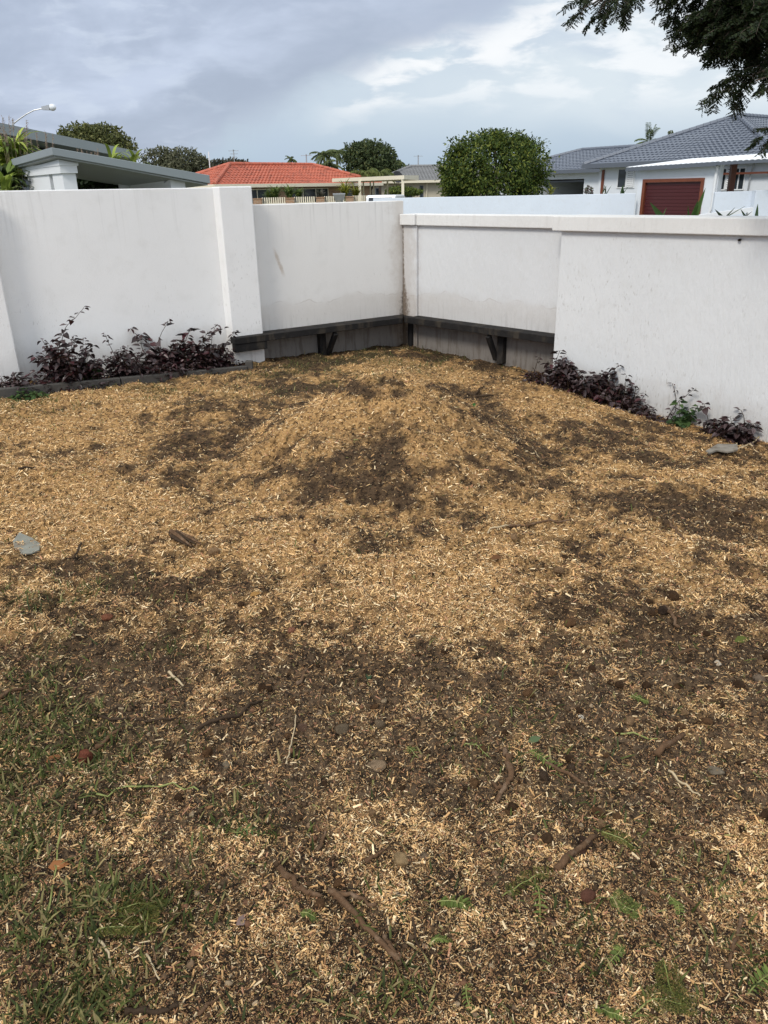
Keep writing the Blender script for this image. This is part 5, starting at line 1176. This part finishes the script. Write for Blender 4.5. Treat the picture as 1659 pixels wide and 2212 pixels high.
grass_plant('ginger_plant', P(14, 400, 20.4), 110, 1.0, .11, [(.04, .06, .02), (.07, .10, .025), (.12, .17, .035)], 'darker lower leaves at the far left just above the tall wall', 52, zb=ZB, spread=1.1, droop=.9)
grass_plant('ginger_plant', P(14, 408, 13), 14, .45, .075, YG, 'few pale green leaves poking over the tall wall at its far left end', 53, zb=ZB, spread=.8, droop=.8)
grass_plant('ginger_plant', P(245, 345, 23.5), 12, .75, .10, YG, 'bright green leaf tuft between the two grey roofs, on the left', 54, zb=ZB, spread=.9, droop=1.0)
grass_plant('ginger_plant', P(288, 352, 24), 12, .75, .10, YG, 'bright green leaf tuft at the end of the upper grey roof', 55, zb=ZB, spread=.9, droop=1.0)
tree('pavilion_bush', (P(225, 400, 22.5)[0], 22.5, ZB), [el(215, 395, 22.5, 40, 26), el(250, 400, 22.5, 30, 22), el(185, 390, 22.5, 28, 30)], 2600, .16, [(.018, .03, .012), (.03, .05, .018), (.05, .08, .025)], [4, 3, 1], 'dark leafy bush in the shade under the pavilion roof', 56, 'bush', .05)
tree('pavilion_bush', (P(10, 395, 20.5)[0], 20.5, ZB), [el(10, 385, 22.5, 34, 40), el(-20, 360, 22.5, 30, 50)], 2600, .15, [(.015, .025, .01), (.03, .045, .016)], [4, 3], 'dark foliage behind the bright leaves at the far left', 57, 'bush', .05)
# plume grass
def plume_grass(c, n, h, label, seed, zb):
    rng = np.random.default_rng(seed); e = empty('plume_grass', (c[0], c[1], zb), label, 'grass'); st = MB(); parts = []
    for i in range(n):
        th = rng.uniform(-.5, 1.0); top_ = np.array([rng.normal(0, h*.30)+.12*h, rng.normal(0, h*.2), c[2]-zb+h*rng.uniform(-.2, .35)]); b0 = np.array([rng.normal(0, .1), rng.normal(0, .1), 0])
        pts = [Vector(b0+(top_-b0)*t+np.array([.10*h*t**3, 0, -.06*h*t**4])) for t in np.linspace(0, 1, 8)]; st.tube(pts, .0035, 3, False); k = 46
        t = rng.uniform(.86, 1.0, k); base = np.array([b0+(top_-b0)*tt+np.array([.10*h*tt**3, 0, -.06*h*tt**4]) for tt in t]); al = np.array([.5, 0, .3])+rng.normal(0, .45, (k, 3))
        parts.append(leaves(base, al, rand_dirs(k, rng), .12*h*rng.uniform(.5, 1, k), .010, pal(k, [(.26, .19, .16), (.34, .26, .22)], [1, 1], .2, rng)))
    st.build('stalks', MT['stick_tan'], e); V, F, T = join_np(parts); np_mesh('plumes', V, F, T, MT['leaf'], e)
plume_grass(P(8, 270, 21), 9, .8, 'tall grass with pinkish feathery plumes at the far left edge', 61, ZB)
plume_grass(P(70, 300, 23), 8, .75, 'pinkish plume grass against the upper grey roof', 62, ZB)
plume_grass(P(170, 335, 23.2), 16, .6, 'row of reddish plume grass in the gap between the two grey roofs', 63, ZB)
# plants in front of the brick house
for i, (dx_, dy_, Y_, n_, L_px, cols, lab) in enumerate((
    (530-15+0, 418, 52, 40, 15, GD[1:], 'small spiky green bush left of the others in front of the brick house'),
    (594, 414, 52, 60, 20, GD[1:], 'wide spiky green bush in front of the brick house windows'),
    (625, 412, 52, 55, 18, GD[1:], 'rounded spiky green bush in front of the sliding doors'),
    (685-40, 414, 52, 45, 15, GD[1:], 'low spiky green bush beside the rounded one'),
    (693, 414, 52, 18, 15, [(.06, .07, .05), (.10, .09, .07)], 'grey green strelitzia with upright leaves right of the windows'),
    (745, 408, 50, 46, 20, [(.22, .22, .03), (.28, .26, .04), (.14, .17, .03)], 'bright yellow green cane palm clump left of the carport'),
    (768, 412, 50.5, 40, 17, [(.24, .22, .035), (.17, .18, .03)], 'yellow green cane palm clump touching the carport post'))):
    if i == 0: dx_ = 557.5+25
    grass_plant('garden_bush', P(dx_, dy_+10, Y_), n_*2, L_px*Y_/FPX*1.6, .075, [tuple(v*1.7 for v in c_) if i < 4 else c_ for c_ in cols], lab, 70+i, 'bush', 1.0, .7, zb=ZB)
tree('hedge', (P(900, 408, 66)[0], 66, ZB), [el(885, 414, 66, 26, 6, 16), el(858, 413, 66, 24, 7, 16)], 2200, .2, [(.10, .14, .03), (.15, .18, .04), (.07, .10, .03)], [1, 1, 1], 'light green hedge in front of the faded grey roofed house', 78, 'hedge', .06)
tree('far_tree', (P(880, 362, 120)[0], 120, ZB), [el(880, 368, 120, 18, 8), el(915, 368, 120, 20, 6)], 700, .4, [(.07, .08, .05)], [1], 'faint far treetop over the faded grey roof', 79)
grass_plant('strelitzia', P(1306, 417, 43), 5, .5, .13, [(.05, .09, .04), (.07, .11, .05)], 'dark paddle leaved plant over the blue wall beside the white house', 81, zb=ZB, spread=.5, droop=.2)
grass_plant('strelitzia', P(1346, 418, 43), 6, .45, .13, [(.05, .09, .04), (.07, .11, .05)], 'paddle leaved plant under the shuttered window', 82, zb=ZB, spread=.6, droop=.2)
grass_plant('garden_bush', P(1190, 416, 50), 30, .6, .08, [(.28, .27, .05), (.18, .2, .05)], 'small yellow green plant right of the big round tree', 83, 'bush', .9, .6, zb=ZB)
tree('garden_bush', (P(1270, 410, 50)[0], 50, ZB), [el(1272, 412, 50, 8, 8)], 250, .12, [(.10, .05, .05), (.06, .08, .03)], [1, 1], 'small reddish bush in front of the dark open garage', 84, 'bush', .03)
# spiky leaves and a white handrail just beyond the near right wall
AG = [(.07, .13, .035), (.10, .17, .05), (.045, .085, .025)]
def spike(dx0, dy0, dx1, dy1, wpx, Y_): return P(dx0, dy0, Y_), P(dx1, dy1, Y_), wpx*Y_/FPX
def agave(label, sp, Y_, seed, cols=AG):
    rng = np.random.default_rng(seed); c = P(sp[0][0], sp[0][1]+60, Y_); e = empty('agave', (c[0], c[1], ZB), label, 'agave'); c = np.array([c[0], c[1], ZB])
    V, F, T = [], [], []; k = 0
    st = MB().tube([(0, 0, 0), (0, 0, max(.2, P(sp[0][0], sp[0][1]+30, Y_)[2]-ZB-.2))], .06, 8).build('stem', MT['bark'], e)
    for dx0, dy0, dx1, dy1, wpx in sp:
        a = P(dx0, dy0, Y_)-c; b = P(dx1, dy1, Y_+rng.uniform(-.2, .2))-c; a0 = a-(b-a)*.8; w_ = wpx*Y_/FPX; s_ = unit(np.cross(b-a, [0, 1.0, 0])); fw_ = np.array([0, 1.0, 0]); col = pal(1, cols, [1]*len(cols), .1, rng)[0]
        for j in range(7):
            t = j/6; q = a0+(b-a0)*t; ww = w_*(1-t**2.2)*.5+.001; V += [q-s_*ww-fw_*ww*.5, q, q+s_*ww-fw_*ww*.5]; T += [col]*3
            if j < 6: F += [(k, k+1, k+4, k+3), (k+1, k+2, k+5, k+4)]; k += 3
        k += 3
    np_mesh('leaves', np.array(V), np.array(F), np.array(T), MT['leaf'], e)
agave('stiff pointed green leaf in front of the maroon door, left of the tall pair', [(1425, 466, 1404, 437, 14), (1431, 468, 1440, 448, 3)], 9.5, 1)
agave('tallest pair of pointed green leaves against the right side of the maroon door', [(1496, 470, 1508, 432, 15), (1500, 468, 1524, 406, 15), (1487, 468, 1486, 444, 5)], 9.3, 2)
agave('dark thin pointed leaves around the white handrail', [(1558, 468, 1544, 452, 7), (1570, 466, 1588, 448, 3), (1608, 466, 1600, 452, 5), (1612, 466, 1625, 456, 5), (1570, 468, 1610, 445, 2)], 9.0, 3, [(.035, .06, .03), (.06, .10, .04)])
agave('single dark pointed leaf near the right edge above the wall', [(1633, 468, 1637, 440, 11)], 8.8, 4, [(.03, .06, .02)])
a, b = P(1530, 466, 10.5), P(1625, 452.5, 10.5); c = np.array([b[0], b[1], ZB]); e = empty('handrail', tuple(c), 'sloping white handrail showing above the near right wall', 'handrail')
MB().bar(Vector(a-(b-a)*.4-c), Vector(b-c), .05, .055).build('rail', MT['white'], e); MB().box((-.06, -.03, 0), (.0, .03, b[2]-ZB-.03)).build('post', MT['white'], e)

# ------------------------------------------------------------------ overhanging tree at the top right
def overhang():
    rng = np.random.default_rng(77); base = np.array([6.6, 7.0, ZB]); e = empty('feathery_tree', tuple(base), 'dark feathery leaved tree whose branches hang in from the top right corner', 'tree')
    mb = MB(); fork = np.array([5.9, 6.8, 3.2])
    mb.tube([Vector(base-base), Vector((-.15, -.05, 1.6)), Vector(fork-base)], [.26, .21, .17], 10)
    regs = [  # picture ellipse (centre, radii), depth, twigs
        (1316, -10, 50, 26, 6.6, 26), (1345, -70, 90, 36, 6.9, 30), (1460, -80, 90, 40, 6.6, 26), (1490, -8, 26, 22, 6.4, 14), (1550, 14, 48, 40, 6.2, 60), (1618, 22, 52, 52, 6.0, 125), (1590, 66, 40, 26, 6.0, 34), (1650, 80, 24, 40, 5.9, 30),
        (1565, -60, 120, 44, 6.3, 60), (1672, 128, 12, 8, 5.8, 6), (1650, 142, 18, 9, 5.8, 9), (1624, 164, 14, 9, 5.8, 8), (1598, 184, 8, 7, 5.8, 4), (1616, 180, 10, 7, 5.75, 4), (1682, 190, 5, 11, 5.7, 4), (1688, 290, 6, 12, 5.6, 5), (1740, 20, 40, 90, 6.0, 60), (1840, 120, 60, 100, 5.9, 60), (1880, -20, 80, 130, 6.1, 70)]
    nodes = [np.array(q_) for q_ in ((2.55, 6.75, 4.75), (3.6, 6.2, 4.55), (4.5, 6.1, 3.9), (3.75, 5.9, 3.55))]
    for i, q_ in enumerate(nodes):
        m0 = (q_+fork)/2+np.array([.1*(-1)**i, .12*(-1)**i, .28]); m2 = m0*.45+q_*.55+rng.normal(0, .08, 3)
        mb.tube([Vector(fork-base), Vector(m0*.6+fork*.4-base+np.array([0, 0, .1])), Vector(m0-base), Vector(m2-base), Vector(q_-base)], [.10, .08, .06, .045, .028], 7)
    parts = []
    for cx, cy, rx, ry, Y_, nt in regs:
        c = P(cx, cy, Y_); rad = np.array([rx*Y_/FPX, .45, ry*Y_/FPX])
        nd = nodes[int(np.argmin([np.linalg.norm(c-q_) for q_ in nodes]))]; m1 = (c+nd)/2+rng.normal(0, .07, 3)+np.array([0, 0, .10])
        mb.tube([Vector(nd-base), Vector(m1-base), Vector(c+np.array([.05, 0, .05])-base)], [.026, .016, .007], 5)
        for k in range(nt):
            d = rand_dirs(1, rng)[0]*rng.random()**.45; p = c+d*rad; out = unit(d*np.array([1, 1, .4])+np.array([-.35, 0, -.35])+rng.normal(0, .35, 3)); L = rng.uniform(.10, .19)
            mb.tube([Vector(c+(p-c)*.3-base), Vector(p-base)], [.006, .003], 3, False)
            s_ = unit(np.cross(out, [0, 0, 1.0])+rng.normal(0, .2, 3)); npn = 6
            rib = [p]; q = p.copy(); dd = out.copy()
            for j in range(npn):
                q = q+dd*L/npn; dd = unit(dd+np.array([0, 0, -.10])); rib.append(q)
                for sg in (-1, 1):
                    ax = unit(s_*sg+dd*.5+np.array([0, 0, -.25])+rng.normal(0, .12, 3)); pl = rng.uniform(.045, .075)*(1-.4*abs(j/npn-.4)); m_ = 5
                    tt = (np.arange(m_)+.6)/m_; pos = q+ax*pl*tt[:, None]; w2 = np.cross(ax, unit(rng.normal(0, .5, 3)+np.array([0, 0, 1.0]))); w2 = w2/np.linalg.norm(w2)
                    pos = np.concatenate([pos, pos]); al = np.concatenate([np.tile(w2+ax*.5, (m_, 1)), np.tile(-w2+ax*.5, (m_, 1))]); k2 = len(pos)
                    parts.append(leaves(pos-base, al, np.tile(np.cross(w2, ax), (k2, 1))+rng.normal(0, .3, (k2, 3)), rng.uniform(.016, .027, k2), .0105, pal(k2, [(.012, .020, .008), (.02, .032, .011), (.034, .048, .016), (.03, .026, .015)], [4, 4, 2, 1], .25, rng)))
            mb.tube([Vector(x-base) for x in rib], .0018, 3, False)
    mb.build('trunk', MT['bark'], e); V, F, T = join_np(parts); np_mesh('crown', V, F, T, MT['leaf'], e)
overhang()
#@@END
